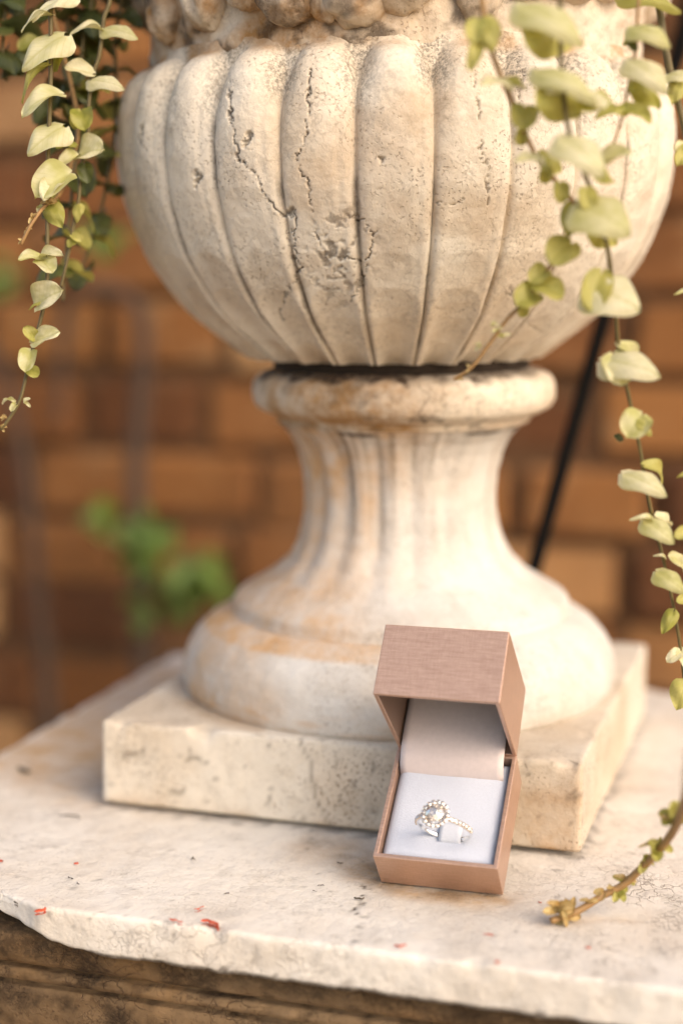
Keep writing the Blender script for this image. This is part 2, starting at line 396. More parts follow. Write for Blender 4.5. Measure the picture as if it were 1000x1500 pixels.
ped = empty('stone_pedestal', (0, 0, 0)); tag(ped, 'weathered cream stone pedestal with moulded cap under the urn', 'pedestal')
def seg_dist(P, poly):
    P = np.asarray(P); best = np.full(len(P), 1e9)
    for a, b in zip(poly[:-1], poly[1:]):
        a = np.array(a); b = np.array(b); ab = b-a
        t = np.clip(((P-a)@ab)/(ab@ab+1e-15), 0, 1)
        best = np.minimum(best, np.linalg.norm(P-(a+t[:, None]*ab), axis=1))
    return best
BX, BY, BYAW, BT, BW, BD, BH, BAL, BL = 0.0342, -0.1448, 0.0248, 0.6881, 0.0452, 0.0475, 0.0185, 1.385, 0.0276
def cap_attr(V, side):
    w2 = V[:, :2] + 0.004*np.column_stack([noise(V, 90), noise(V+5, 90)])
    oc = np.zeros(len(V)); gr = np.zeros(len(V))
    # warmth of the shade painted beside the plinth's left foot
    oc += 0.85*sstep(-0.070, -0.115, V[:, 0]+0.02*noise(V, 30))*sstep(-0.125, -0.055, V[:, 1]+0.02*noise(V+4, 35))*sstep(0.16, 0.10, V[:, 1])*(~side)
    oc += 0.85*sstep(0.016, 0.0, seg_dist(w2, [(0.028, -0.138), (0.05, -0.1475), (0.075, -0.147)]))*(~side)  # warm reflection and dirt painted under the ring box
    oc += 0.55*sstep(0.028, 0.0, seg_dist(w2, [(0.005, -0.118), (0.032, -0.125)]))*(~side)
    oc += 0.25*sstep(0.006, 0.0, seg_dist(w2, [on_z(800, 1352)[:2], on_z(905, 1345)[:2]]))*(~side)
    # crack running over the front edge
    cl = [on_z(*p)[:2] for p in ((535, 1300), (525, 1330), (527, 1350), (518, 1370), (516, 1392))]
    d = seg_dist(w2, cl); gr += np.where(side, 0, sstep(0.0016, 0.0003, d)*sstep(-0.1, 0.25, noise(V, 300)))
    xe = cl[-1][0]; gr += np.where(side, sstep(0.0022, 0.0004, np.abs(w2[:, 0]-xe+0.003))*0.45*sstep(-0.2, 0.2, noise(V, 200)), 0)
    gr += 0.38*sstep(0.010, 0.0, seg_dist(w2, [(0.000, -0.112), (0.030, -0.130), (0.036, -0.1455), (0.078, -0.1462)]))*sstep(-0.3, 0.3, fbm(V, 70, 3))*(~side)  # darker part of the painted reflection and dirt under the box
    gr += 0.6*np.where(side, sstep(0.06, 0.0, np.abs(noise(V*np.array([1, 1, .3]), 110)))*sstep(-0.1, 0.3, noise(V+3, 70))*sstep(0.03, -0.02, w2[:, 0]), 0)
    pd = np.maximum(np.abs(V[:, 0]), np.abs(V[:, 1]))-0.1
    gr += 0.45*(~side)*sstep(0.006, 0.0, np.abs(pd+0.001)+0.004*noise(V, 80))*sstep(-0.2, 0.3, noise(V, 160))
    gr += 0.35*(~side)*sstep(0.55, 0.8, fbm(V, 200, 3))
    gr += 0.8*np.where(side, sstep(0.005, 0.0, np.abs(w2[:, 0]+0.038))*sstep(0.1, 0.5, noise(V, 300))*0.6, 0)
    gr += 0.6*np.where(side, sstep(0.005, 0.0, np.abs(w2[:, 0]-0.005))*sstep(0.1, 0.5, noise(V, 300))*0.6, 0)
    gr += np.where(side & (V[:, 2] < -0.0140), 0.75, 0)
    ck = np.where(side, 0.0, 0.5*sstep(0.075, 0.13, V[:, 0])*sstep(-0.08, -0.12, V[:, 1])-0.2)
    return {'ochre': np.clip(oc, 0, 1), 'grime_shade': np.clip(gr, 0, 1), 'lichen': np.zeros(len(V)), 'crackle': ck}
def cap_break(V):
    k = 1-0.65*sstep(-0.050, -0.105, V[:, 0]+0.006*noise(V, 120))*(V[:, 1] < -0.12)
    rag = np.clip((-V[:, 2]-0.009)/0.007, 0, 1)*(V[:, 1] < -0.15)
    V[:, 2] = np.where(V[:, 2] < 0, V[:, 2]*k, V[:, 2]) + 0.0010*rag*np.clip(fbm(V*np.array([1, 1, 0]), 75, 4)+0.15, -0.3, 1)
    return V
CAPP = [(-0.18, 0.155), (-0.18, -0.162), (-0.150, -0.176), (-0.139, -0.178), (-0.122, -0.187), (-0.110, -0.189), (-0.097, -0.194), (-0.088, -0.1955), (-0.077, -0.2003), (0.18, -0.2005), (0.18, 0.155)]
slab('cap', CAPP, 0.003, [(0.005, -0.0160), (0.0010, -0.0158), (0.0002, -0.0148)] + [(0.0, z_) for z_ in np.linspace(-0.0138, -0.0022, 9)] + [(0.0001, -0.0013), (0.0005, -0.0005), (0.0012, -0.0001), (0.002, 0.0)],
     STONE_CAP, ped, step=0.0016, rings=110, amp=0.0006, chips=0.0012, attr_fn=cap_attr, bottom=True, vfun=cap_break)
cor = [(0.075, -0.13), (0.070, -0.10), (0.060, -0.088), (0.040, -0.074), (0.024, -0.058), (0.019, -0.046), (0.0185, -0.037), (0.021, -0.0362), (0.021, -0.0338), (0.016, -0.033), (0.015, -0.031), (0.0155, -0.0285), (0.019, -0.0278),
       (0.019, -0.0258), (0.0135, -0.025), (0.0115, -0.0235), (0.0095, -0.019), (0.0088, -0.0145), (0.0095, -0.0113)]
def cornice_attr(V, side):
    top = sstep(-0.030, -0.018, V[:, 2]+0.006*noise(V, 60))  # dark band below the lip: its shadow painted in with the crust
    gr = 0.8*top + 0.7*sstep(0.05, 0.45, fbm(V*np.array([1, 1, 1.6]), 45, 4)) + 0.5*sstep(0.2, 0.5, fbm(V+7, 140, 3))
    return {'ochre': 0.35*sstep(0.0, 0.4, noise(V, 25)), 'grime_shade': np.clip(gr, 0, 0.68), 'lichen': 0*V[:, 2]}
def dense(prof, k):
    out = []
    for a, b in zip(prof[:-1], prof[1:]):
        for t in range(k): out.append((a[0]+(b[0]-a[0])*t/k, a[1]+(b[1]-a[1])*t/k))
    return out+[prof[-1]]
RECT = [(-0.18, 0.155), (-0.18, -0.2), (0.18, -0.2), (0.18, 0.155)]
cor = [(a_, z_-0.0045) for a_, z_ in cor]
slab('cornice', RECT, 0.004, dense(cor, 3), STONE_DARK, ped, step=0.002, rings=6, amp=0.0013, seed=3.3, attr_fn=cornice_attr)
sh = [(0.078, GZ+0.16), (0.078, -0.130)]
slab('shaft', RECT, 0.004, dense(sh, 12), STONE_CAP, ped, step=0.006, rings=2, amp=0.001, seed=5.5)
slab('foot', RECT, 0.004, dense([(0.03, GZ-0.003), (0.03, GZ+0.10), (0.05, GZ+0.125), (0.07, GZ+0.165)], 4), STONE_DARK, ped, step=0.006, rings=4, amp=0.001, seed=7.5)

# ------------------------------------------------------------------ stone urn
urn = empty('stone_urn', (0, 0, 0)); tag(urn, 'cracked cream stone urn with ribbed bowl on fluted stem and square plinth', 'urn')
PH = 0.03775
def plinth_attr(V, side):
    oc = 0.55*side*sstep(-0.2, 0.4, noise(V, 26))*sstep(-0.095, -0.101, V[:, 1])*sstep(-0.02, 0.06, V[:, 0])
    oc += 0.5*side*sstep(0.010, 0.0, V[:, 2])*sstep(-0.3, 0.3, noise(V, 60))*(V[:, 1] < -0.09)
    oc += 0.5*(~side)*sstep(0.108, 0.098, np.hypot(V[:, 0], V[:, 1]))*(V[:, 0] < -0.03)*(V[:, 1] < 0.03)
    vein = [(-0.012, PH), (-0.008, 0.028), (-0.006, 0.014), (0.0, 0.002)]
    d = seg_dist(np.column_stack([V[:, 0], V[:, 2]]) + 0.0015*np.column_stack([noise(V, 150), noise(V+3, 150)]), vein)
    gr = 0.45*side*(V[:, 1] < -0.09)*sstep(0.0012, 0.0003, d)
    gr = gr + 0.5*side*sstep(0.45, 0.7, fbm(V, 140, 3))*(V[:, 1] < -0.09)
    return {'ochre': np.clip(oc, 0, 1), 'grime_shade': np.clip(gr, 0, 1), 'lichen': np.zeros(len(V))}
h = 0.1
slab('plinth', [(-h, h), (-h, -h), (h, -h), (h, h)], 0.0018, [(0.0010, 0.0025), (0.0003, 0.0030)] + [(0, z_) for z_ in np.linspace(0.0040, PH-0.0024, 20)] + [(0.0001, PH-0.0012), (0.0005, PH-0.0004), (0.0013, PH)],
     STONE_PLINTH, urn, step=0.0015, rings=40, amp=0.0005, chips=0.0018, attr_fn=plinth_attr, bottom=True, seed=1.7)
JOINT2 = JOINT
bm = bmesh.new(); box_bm(bm, -0.0930, 0.0930, -0.0930, 0.0930, -0.0012, 0.0040); bm_obj('bedding_joint', bm, JOINT2, urn)

TH_CAM = math.atan2(CAM[1], CAM[0])
def theta_grid(n_front, n_back, half=1.75):
    a = np.linspace(-half, half, n_front, endpoint=False); b = np.linspace(half, 2*math.pi-half, n_back, endpoint=False)
    return np.concatenate([a, b])                                  # relative to the camera direction, +ve = counter-clockwise seen from above
def revolve(name, prof, th, mat, off=(0, 0), rfun=None, attr_fn=None, amp=0.0004, n=None, seed=0.0, parent=None):
    P = np.asarray(prof, float)/1000
    s = np.concatenate([[0], np.cumsum(np.linalg.norm(np.diff(P, axis=0), axis=1))])
    q = np.linspace(0, s[-1], n)
    r = np.interp(q, s, P[:, 0]); z = np.interp(q, s, P[:, 1])
    k = np.ones(3)/3
    for _ in range(2):
        r[1:-1] = np.convolve(r, k, 'valid'); z[1:-1] = np.convolve(z, k, 'valid')
    R_, T_ = np.meshgrid(r, th, indexing='ij'); Z_ = np.repeat(z[:, None], len(th), 1)
    R_, Z_ = R_.ravel().copy(), Z_.ravel().copy(); T_ = T_.ravel()
    if rfun is not None: R_, Z_ = rfun(R_, Z_, T_)
    A = T_+TH_CAM
    V = np.column_stack([off[0]+R_*np.cos(A), off[1]+R_*np.sin(A), Z_])
    nn = fbm(V+seed, 24, 3)*1.1 + fbm(V+seed, 160, 3)*0.5
    V[:, 0] += np.cos(A)*amp*nn; V[:, 1] += np.sin(A)*amp*nn; V[:, 2] += 0.3*amp*nn
    at_ = attr_fn(V, T_, R_, Z_) if attr_fn else None
    if at_ and '_depth' in at_:
        d = at_.pop('_depth'); V[:, 0] -= np.cos(A)*d; V[:, 1] -= np.sin(A)*d
    F = grid_faces(n, len(th)).tolist()
    F.append([(n-1)*len(th)+k_ for k_ in range(len(th))]); F.append(list(range(len(th)))[::-1])
    return mesh_obj(name, V, F, mat, parent or urn, attrs=at_)
rx, ry_ = RIGHT[0], RIGHT[1]

# base moulding and fluted stem
def base_attr(V, T, R, Z):
    sidex = (V[:, 0]*RIGHT[0]+V[:, 1]*RIGHT[1])
    oc = 0.6*sstep(-0.03, -0.08, sidex + 0.02*noise(V, 40))  # left side: stain with warm reflected light painted in
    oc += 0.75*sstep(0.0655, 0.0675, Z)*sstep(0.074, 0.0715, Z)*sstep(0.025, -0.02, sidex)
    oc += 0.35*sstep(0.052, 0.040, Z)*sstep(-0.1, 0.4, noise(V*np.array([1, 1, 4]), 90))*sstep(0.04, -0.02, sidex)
    return {'ochre': np.clip(oc, 0, 1), 'grime_shade': 0*Z, 'lichen': 0*Z}
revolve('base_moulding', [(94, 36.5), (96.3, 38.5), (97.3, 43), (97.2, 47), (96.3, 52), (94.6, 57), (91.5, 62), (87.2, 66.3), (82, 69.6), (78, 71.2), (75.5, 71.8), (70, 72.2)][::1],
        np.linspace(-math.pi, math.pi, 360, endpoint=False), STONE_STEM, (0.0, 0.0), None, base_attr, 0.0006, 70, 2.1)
NF = 18
def flute(R, Z, T):
    m = sstep(0.083, 0.1, Z)*sstep(0.1555, 0.148, Z) + 0.25*sstep(0.077, 0.086, Z)*sstep(0.11, 0.09, Z)
    u = 0.5+0.5*np.cos(NF*(T+0.06))
    return R - 0.0017*np.clip(m, 0, 1)*(1-u**0.8), Z
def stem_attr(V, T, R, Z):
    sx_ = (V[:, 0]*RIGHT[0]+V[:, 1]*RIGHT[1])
    oc = 0.75*sstep(0.01, -0.045, sx_+0.015*noise(V*np.array([1, 1, 0.3]), 70)) + 0.45*sstep(0.115, 0.15, Z+0.014*noise(V*np.array([1, 1, .15]), 160))*sstep(0.035, 0.0, sx_)  # left ochre is partly stain, partly painted bounce from the brick
    st = sstep(0.05, 0.45, noise(np.column_stack([T*9, 0*T, Z*7]), 1.0))*sstep(0.093, 0.135, Z)*sstep(-1.0, -0.3, T)*sstep(0.55, 0.3, T)
    st = st + sstep(0.0, 0.3, noise(np.column_stack([T*14+4, 0*T, Z*5]), 1.0))*sstep(0.130, 0.15, Z)*0.5*sstep(0.7, 0.4, T)
    edge = sstep(0.0012, 0.0004, np.abs(Z-0.1545+0.0006*noise(V, 120)))*sstep(0.0, 0.3, noise(V, 50))
    return {'ochre': np.clip(oc, 0, 1), 'grime_shade': np.clip(0.5*st+0.9*edge, 0, 1), 'lichen': np.clip(0.9*st, 0, 1)}
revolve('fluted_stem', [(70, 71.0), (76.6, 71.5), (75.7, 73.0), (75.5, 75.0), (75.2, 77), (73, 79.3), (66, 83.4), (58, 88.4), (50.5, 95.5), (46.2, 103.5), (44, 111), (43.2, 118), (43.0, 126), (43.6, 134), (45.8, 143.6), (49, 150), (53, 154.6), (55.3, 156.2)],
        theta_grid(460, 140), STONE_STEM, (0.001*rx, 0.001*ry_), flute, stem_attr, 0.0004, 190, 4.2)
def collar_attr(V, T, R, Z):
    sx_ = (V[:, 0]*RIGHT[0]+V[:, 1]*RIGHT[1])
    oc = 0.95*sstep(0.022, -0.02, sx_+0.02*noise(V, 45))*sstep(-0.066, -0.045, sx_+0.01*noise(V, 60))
    oc += 0.3*sstep(0.162, 0.158, Z)
    gr = sstep(0.1755, 0.1795, Z+0.003*noise(V, 110))*0.85 + 0.4*sstep(0.015, -0.02, sx_+0.02*noise(V, 45))*sstep(-0.2, 0.4, fbm(V, 70, 3))*sstep(0.162, 0.166, Z)
    gr = gr + 0.5*sstep(0.25, 0.5, fbm(V, 120, 3))*sstep(-0.03, 0.0, sx_)*sstep(0.05, 0.03, sx_)
    cr = seg_dist(np.column_stack([sx_, Z])+0.0012*np.column_stack([noise(V, 220), noise(V+3, 220)]), [(0.006, 0.176), (0.010, 0.171), (0.005, 0.165), (0.009, 0.160)])
    gr = gr + 0.35*sstep(0.0007, 0.0002, cr)
    return {'ochre': np.clip(oc, 0, 1), 'grime_shade': np.clip(gr, 0, 1), 'lichen': np.clip(0.5*sstep(-0.01, 0.02, sx_)*sstep(0.1, 0.5, fbm(V, 80, 3)), 0, 1)}
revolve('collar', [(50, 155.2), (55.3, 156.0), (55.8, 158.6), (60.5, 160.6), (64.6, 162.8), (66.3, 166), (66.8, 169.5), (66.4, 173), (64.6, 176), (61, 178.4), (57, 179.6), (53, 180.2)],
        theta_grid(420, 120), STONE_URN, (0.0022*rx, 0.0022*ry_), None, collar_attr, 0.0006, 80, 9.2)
revolve('joint', [(50, 179.0), (56.2, 179.4), (56.8, 182), (56.0, 185.4), (50, 186)], np.linspace(-math.pi, math.pi, 160, endpoint=False), JOINT, (0.0012*rx, 0.0012*ry_), None, None, 0.0007, 16, 1.2)

# ribbed bowl
OUT = np.array([(54, 184.2), (58, 185.3), (66, 189.2), (73.2, 193.5), (86.5, 204), (98.5, 215.3), (107.6, 228.6), (113.4, 241.8), (117, 253), (119, 266), (119.6, 278), (119.0, 286), (117.4, 293), (114.5, 298.5), (110, 302.6), (104.5, 305.5), (103, 309)])/1000
COREZ = np.array([0.180, 0.1853, 0.204, 0.2286, 0.253, 0.270, 0.280, 0.287, 0.294, 0.300, 0.306, 0.32])
CORER = np.array([0.054, 0.0572, 0.0836, 0.1030, 0.1120, 0.1132, 0.1122, 0.1092, 0.106, 0.104, 0.103, 0.103])
NL = 25; LW = 2*math.pi/NL
BOFF = (-0.0017*rx, -0.0017*ry_)
# groove seen at photo x=638,y=250 fixes the phase; theta grows to the right in the picture
G0 = 0.130
outs = np.concatenate([[0], np.cumsum(np.linalg.norm(np.diff(OUT, axis=0), axis=1))])
_lob = rng.random(NL)
def lobe(R, Z, T):
    u = ((T-G0)/LW) % 1.0                                           # 0..1 across one lobe
    w_ = (u-0.5)*2
    body = np.sqrt(np.clip(1-np.abs(w_/0.985)**2.05, 0, 1))
    bead = np.where(np.abs(w_) > 0.80, 0.33*np.sqrt(np.clip(1-((np.abs(w_)-0.885)/0.095)**2, 0, 1)), 0)
    body = np.where(np.abs(w_) < 0.82, np.sqrt(np.clip(1-np.abs(w_/0.835)**2.4, 0, 1))*0.86+0.14, 0.10) if False else body
    drop = 0.012*np.abs(w_)**3.0
    ro = np.interp(Z+drop, OUT[:, 1], OUT[:, 0]); core = np.interp(Z, COREZ, CORER)
    r = core + np.clip(ro-core, 0, 1)*body
    # scratched fillet line running along each rib
    idx = np.floor((T-G0)/LW).astype(int) % NL; keep = (0.72+0.28*_lob)[idx]
    r = ro - (ro-r)*np.where(Z < 0.285, keep, keep+(1-keep)*sstep(0.285, 0.297, Z))
    fl = sstep(0.16, 0.0, np.abs(w_-0.6))*sstep(0.29, 0.28, Z)
    return r - 0.00025*fl, Z
z8 = lambda p: (160+.54*p[0], .54*p[1])
z4 = lambda p: (640+.3734*p[0], .3734*p[1])
CR = [[z8(p) for p in l] for l in (
    [(540, 190), (535, 240), (545, 290), (530, 350), (535, 390), (515, 420), (520, 460), (545, 490), (540, 540), (560, 560), (600, 570), (640, 580)],
    [(330, 210), (320, 260), (325, 310), (335, 370), (350, 430), (395, 470), (415, 520), (440, 560), (470, 580), (510, 575)],
    [(505, 580), (500, 640), (510, 690), (515, 730), (490, 780), (465, 830), (470, 870)],
    [(640, 580), (690, 600), (715, 650), (700, 700), (690, 740), (685, 770), (660, 820)],
    [(545, 560), (560, 640), (590, 690), (640, 700), (700, 720)],
    [(100, 240), (95, 280), (100, 300), (85, 350), (92, 400)],
    [(995, 170), (990, 230), (1000, 300)], [(960, 420), (985, 500), (940, 560), (890, 550)])]
CR += [[z4(p) for p in l] for l in ([(140, 310), (155, 380), (170, 470), (170, 560), (190, 640), (200, 740), (200, 800)], [(275, 1110), (290, 1160), (340, 1250), (410, 1310)], [(310, 190), (330, 290), (318, 380)], [(580, 320), (575, 440), (590, 560)])]
PITS = [(z8((375, 385)), 5, 18), (z8((240, 485)), 5, 18), (z8((497, 577)), 10, 7), (z8((868, 755)), 3, 6), (z8((745, 435)), 5, 4)]
def bowl_attr(V, T, R, Z):
    d = V-CAM; zc = d@FWD; X = 500+FPX*(d@RIGHT)/zc; Y = 750-FPX*(d@UP)/zc     # where the photograph's cracks fall on the stone
    front = np.cos(T) > 0.25
    W = np.column_stack([X+7*fbm(V, 200, 4, .65), Y+7*fbm(V+9, 200, 4, .65)])
    gr = np.zeros(len(V)); dep = np.zeros(len(V))
    for k, l in enumerate(CR):
        dd = seg_dist(W, l); wdt = (0.55+0.9*np.clip(0.2+fbm(V+k, 120, 2), 0, 1))*(1.0 if k < 6 else 0.7)
        a = sstep(2.6*wdt, 0.5*wdt, dd)*sstep(-0.35, 0.05, noise(V+k*3, 110)+(0.25 if k < 4 else 0.0))
        gr = np.maximum(gr, a*(0.85 if k < 6 else 0.5)); dep = np.maximum(dep, 0.0011*a)
    for (cx, cy), ra, rb in PITS:
        q = np.hypot((W[:, 0]-cx)/ra, (W[:, 1]-cy)/rb); a = sstep(1.0, 0.45, q)
        gr = np.maximum(gr, 0.6*a); dep = np.maximum(dep, 0.0015*a)
    q = np.hypot((W[:, 0]-498)/70, (W[:, 1]-372)/95); patch = sstep(1.1, 0.2, q)*front
    n2 = fbm(V, 210, 4)
    gr = np.maximum(gr, 0.7*patch*sstep(0.08, 0.5, n2)); dep = dep + 0.0007*patch*sstep(0.0, 0.5, n2)
    gr *= front; dep *= front
    u = ((T-G0)/LW) % 1.0; e = np.minimum(u, 1-u)
    ridge = np.abs(((T-G0)/LW+0.5) % 1.0 - 0.5)
    gr = np.maximum(gr, 0.55*sstep(0.07, 0.01, e+0.02*noise(V, 150))*sstep(-0.1, 0.3, noise(V, 50)))
    lich = sstep(0.272, 0.296, Z+0.012*noise(V, 60))*0.75*sstep(0.32, 0.08, e+0.12*noise(V, 90)) + 0.2*sstep(0.285, 0.30, Z)
    oc = 0.8*sstep(0.300, 0.305, Z)*sstep(-0.2, 0.3, noise(V, 40)) + 0.28*sstep(0.05, 0.4, fbm(V, 18, 3))
    return {'ochre': np.clip(oc, 0, 1), 'grime_shade': np.clip(gr, 0, 1), 'lichen': np.clip(lich, 0, 1), '_depth': dep}
revolve('ribbed_bowl', OUT*1000, theta_grid(int(NL*3.5/6.2832*56), 240, 1.75), STONE_URN, BOFF, lobe, bowl_attr, 0.00045, 330, 6.6)

# frieze, flaring rim, soil
def frieze_attr(V, T, R, Z):
    sx_ = (V[:, 0]*RIGHT[0]+V[:, 1]*RIGHT[1])
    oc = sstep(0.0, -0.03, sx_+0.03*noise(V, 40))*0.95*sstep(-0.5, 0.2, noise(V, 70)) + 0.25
    gr = 0.75*sstep(0.12, 0.5, fbm(V, 75, 4)) * sstep(0.06, 0.0, sx_)
    return {'ochre': np.clip(oc, 0, 1), 'grime_shade': np.clip(gr, 0, 1), 'lichen': np.clip(0.8*sstep(-0.03, 0.03, sx_)*sstep(-0.1, 0.4, fbm(V, 30, 3)), 0, 1)}
def lump(R, Z, T):
    P = np.column_stack([np.cos(T)*R, np.sin(T)*R, Z])
    return R + 0.0022*fbm(P, 45, 3), Z
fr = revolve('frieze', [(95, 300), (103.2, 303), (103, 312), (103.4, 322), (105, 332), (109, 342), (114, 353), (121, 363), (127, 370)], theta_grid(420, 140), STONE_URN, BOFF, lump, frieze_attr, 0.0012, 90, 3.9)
revolve('rim', [(100, 366), (128, 368), (135, 372), (140, 379), (141.5, 386), (140, 393), (136, 398), (130, 400), (125, 398), (122, 391), (119, 382)], np.linspace(-math.pi, math.pi, 240, endpoint=False), STONE_URN, BOFF, None, None, 0.0008, 60, 2.9)
revolve('soil', [(60, 380), (121.5, 384), (115, 391), (80, 398), (30, 401), (4, 402)], np.linspace(-math.pi, math.pi, 90, endpoint=False), SOIL, BOFF, None, None, 0.003, 24, 1.9)
def bowl_hit(x, y, r):
    d = ray(x, y); o = CAM-np.array([BOFF[0], BOFF[1], 0])
    a = d[0]**2+d[1]**2; b = 2*(o[0]*d[0]+o[1]*d[1]); c = o[0]**2+o[1]**2-r*r
    disc = max(b*b-4*a*c, 0); return CAM + d*((-b-math.sqrt(disc))/(2*a))
def carved(x, y, ax, ay, prot, tilt, sd):
    """a fleshy carved leaf or fruit standing out of the frieze: ax, ay half sizes in metres"""
    p = bowl_hit(x, y, 0.104) if y is not None else np.array([BOFF[0]+0.104*math.cos(x), BOFF[1]+0.104*math.sin(x), 0.337])
    nrm = np.array([p[0]-BOFF[0], p[1]-BOFF[1], 0]); nrm /= np.linalg.norm(nrm); tx = np.array([-nrm[1], nrm[0], 0]); up_ = np.array([0, 0, 1.0])
    n, m = 22, 32; V = []
    for i in range(n):
        a = math.pi*i/(n-1)
        for j in range(m):
            b = 2*math.pi*j/m
            V.append((math.sin(a)*math.cos(b), math.cos(a), math.sin(a)*math.sin(b)))
    V = np.array(V)
    wob = 1+0.16*noise(V+sd*3.1, 1.6)+0.07*noise(V+sd, 4)
    Q = V*wob[:, None]; crease = 0.18*np.exp(-(V[:, 0]/0.16)**2)*(V[:, 2] > 0)
    c, s = math.cos(tilt), math.sin(tilt); qx = (Q[:, 0]*c-Q[:, 1]*s)*ax; qy = (Q[:, 0]*s+Q[:, 1]*c)*ay
    qz = Q[:, 2]*(1-crease)*prot
    W = p + np.outer(qx, tx) + np.outer(qy, up_) + np.outer(qz, nrm)
    F = grid_faces(n, m).tolist()
    at_ = frieze_attr(W, 0, 0, W[:, 2]); at_['grime_shade'] = np.clip(at_['grime_shade']*0.8, 0, 1)
    mesh_obj('carved_leaf', W, F, STONE_URN, fr, attrs=at_)
for k, (x, y, ax, ay, pr, ti) in enumerate([(248, 14, .008, .013, .009, .3), (302, -10, .0115, .014, .010, .2), (372, -34, .013, .013, .010, -.3), (428, -18, .014, .0135, .012, .5), (478, -8, .006, .011, .008, -.3),
                                           (520, -16, .013, .0145, .012, -.45), (590, -30, .014, .012, .010, .9), (700, -14, .009, .012, .008, .3), (770, -48, .013, .012, .010, .3), (830, -18, .014, .006, .008, 0), (890, -44, .011, .012, .009, .2)]):
    carved(x, y, ax, ay, pr, ti, k)
for k in range(14):
    carved(TH_CAM+1.55+k*0.245, None, .0125, .014, .012, 0.4*(-1)**k, 20+k)

# ------------------------------------------------------------------ iron rod
ra_ = on_plane_y(887, 455, 0.125, 0.11); rb_ = on_plane_y(778, 845, 0.125, 0.11)
dr = (ra_-rb_)/np.linalg.norm(ra_-rb_)
bot = rb_ + dr*((0.0-rb_[2])/dr[2]); top_ = ra_ + dr*((0.47-ra_[2])/dr[2])
V, F = tube(np.linspace(bot, top_, 24), 0.0041, 12)
tag(mesh_obj('iron_rod', V, F, IRON), 'thin black iron rod leaning behind the urn', 'rod')

# ------------------------------------------------------------------ ring box
def rose_paper(name, tint=1.0):
    t = NT(name); v = t.obj()
    mp = t.n('ShaderNodeMapping'); t.put(mp.inputs[0], v); mp.inputs['Scale'].default_value = (1, 14, 14)
    fibre = t.noise(mp.outputs[0], 160, 5, 0.7)
    mp2 = t.n('ShaderNodeMapping'); t.put(mp2.inputs[0], v); mp2.inputs['Scale'].default_value = (9, 1, 1)
    fib2 = t.noise(mp2.outputs[0], 260, 3, 0.6)
    f = t.math('ADD', t.math('MULTIPLY', fibre, 0.7), t.math('MULTIPLY', fib2, 0.3))
    c = t.mix(t.mr(f, 0.35, 0.65), (0.50*tint, 0.305*tint, 0.215*tint), (0.66*tint, 0.44*tint, 0.335*tint))
    return t.done(Base_Color=c, Roughness=t.mr(f, 0.3, 0.7, 0.3, 0.45), Metallic=0.62, Specular_IOR_Level=0.5, Normal=t.bump(f, 0.00012, 0.7))
ROSE = rose_paper('rose_gold_paper'); ROSE_SHADED = rose_paper('rose_paper_shaded_inside', 0.62)  # lid inside: shading put into a darker copy of the paper
EDGE = rose_paper('rose_edge_paper', 1.15)
def satin(name, col, sc=900, d=0.0001):
    t = NT(name); v = t.obj(); nz = t.noise(v, sc, 3, 0.6)
    c = t.mix(t.mr(nz, 0.3, 0.7), tuple(x*0.93 for x in col), col)
    return t.done(Base_Color=c, Roughness=0.7, Sheen_Weight=0.25, Specular_IOR_Level=0.3, Normal=t.bump(nz, d, 0.6))
LINING = satin('lining_paper', (0.66, 0.56, 0.53), 500); CUSH = satin('white_velvet', (0.58, 0.61, 0.68), 1600, 0.00025)
RIB = satin('white_ribbon', (0.62, 0.645, 0.70), 1200)

box = empty('ring_box', (BX, BY, 0.0006), (BT, 0, BYAW)); tag(box, 'open rose gold paper ring box leaning against the plinth', 'box')
wt = 0.0017
def open_box(name, x0, x1, y0, y1, z0, z1, mat, mat_in, parent, flip=False):
    """five walls with thickness, open towards +z (or -z when flipped)"""
    bm = bmesh.new()
    zo, zi = (z0, z0+wt) if not flip else (z1, z1-wt); ze = z1 if not flip else z0
    o = [bm.verts.new((x, y, zo)) for x, y in ((x0, y0), (x1, y0), (x1, y1), (x0, y1))]
    e = [bm.verts.new((x, y, ze)) for x, y in ((x0, y0), (x1, y0), (x1, y1), (x0, y1))]
    i0, i1, j0, j1 = x0+wt, x1-wt, y0+wt, y1-wt
    ei = [bm.verts.new((x, y, ze)) for x, y in ((i0, j0), (i1, j0), (i1, j1), (i0, j1))]
    ii = [bm.verts.new((x, y, zi)) for x, y in ((i0, j0), (i1, j0), (i1, j1), (i0, j1))]
    inner = []
    bm.faces.new(o)
    for k in range(4):
        l = (k+1) % 4
        bm.faces.new([o[k], o[l], e[l], e[k]]); bm.faces.new([e[k], e[l], ei[l], ei[k]])
        inner.append(bm.faces.new([ei[k], ei[l], ii[l], ii[k]]))
    inner.append(bm.faces.new(ii))
    for f in inner: f.material_index = 1
    ob = bm_obj(name, bm, mat, parent, bevel=0.00035, seg=3); ob.data.materials.append(mat_in)
    return ob
open_box('tray', 0, BW, 0, BD, 0, BH, ROSE, ROSE, box)
lid = open_box('lid', 0, BW, -BD, 0, 0, BL, ROSE, ROSE_SHADED, box, True)
lid.location = (0, BD-0.0004, BH-0.0007); lid.rotation_euler = (-BAL, 0, 0)
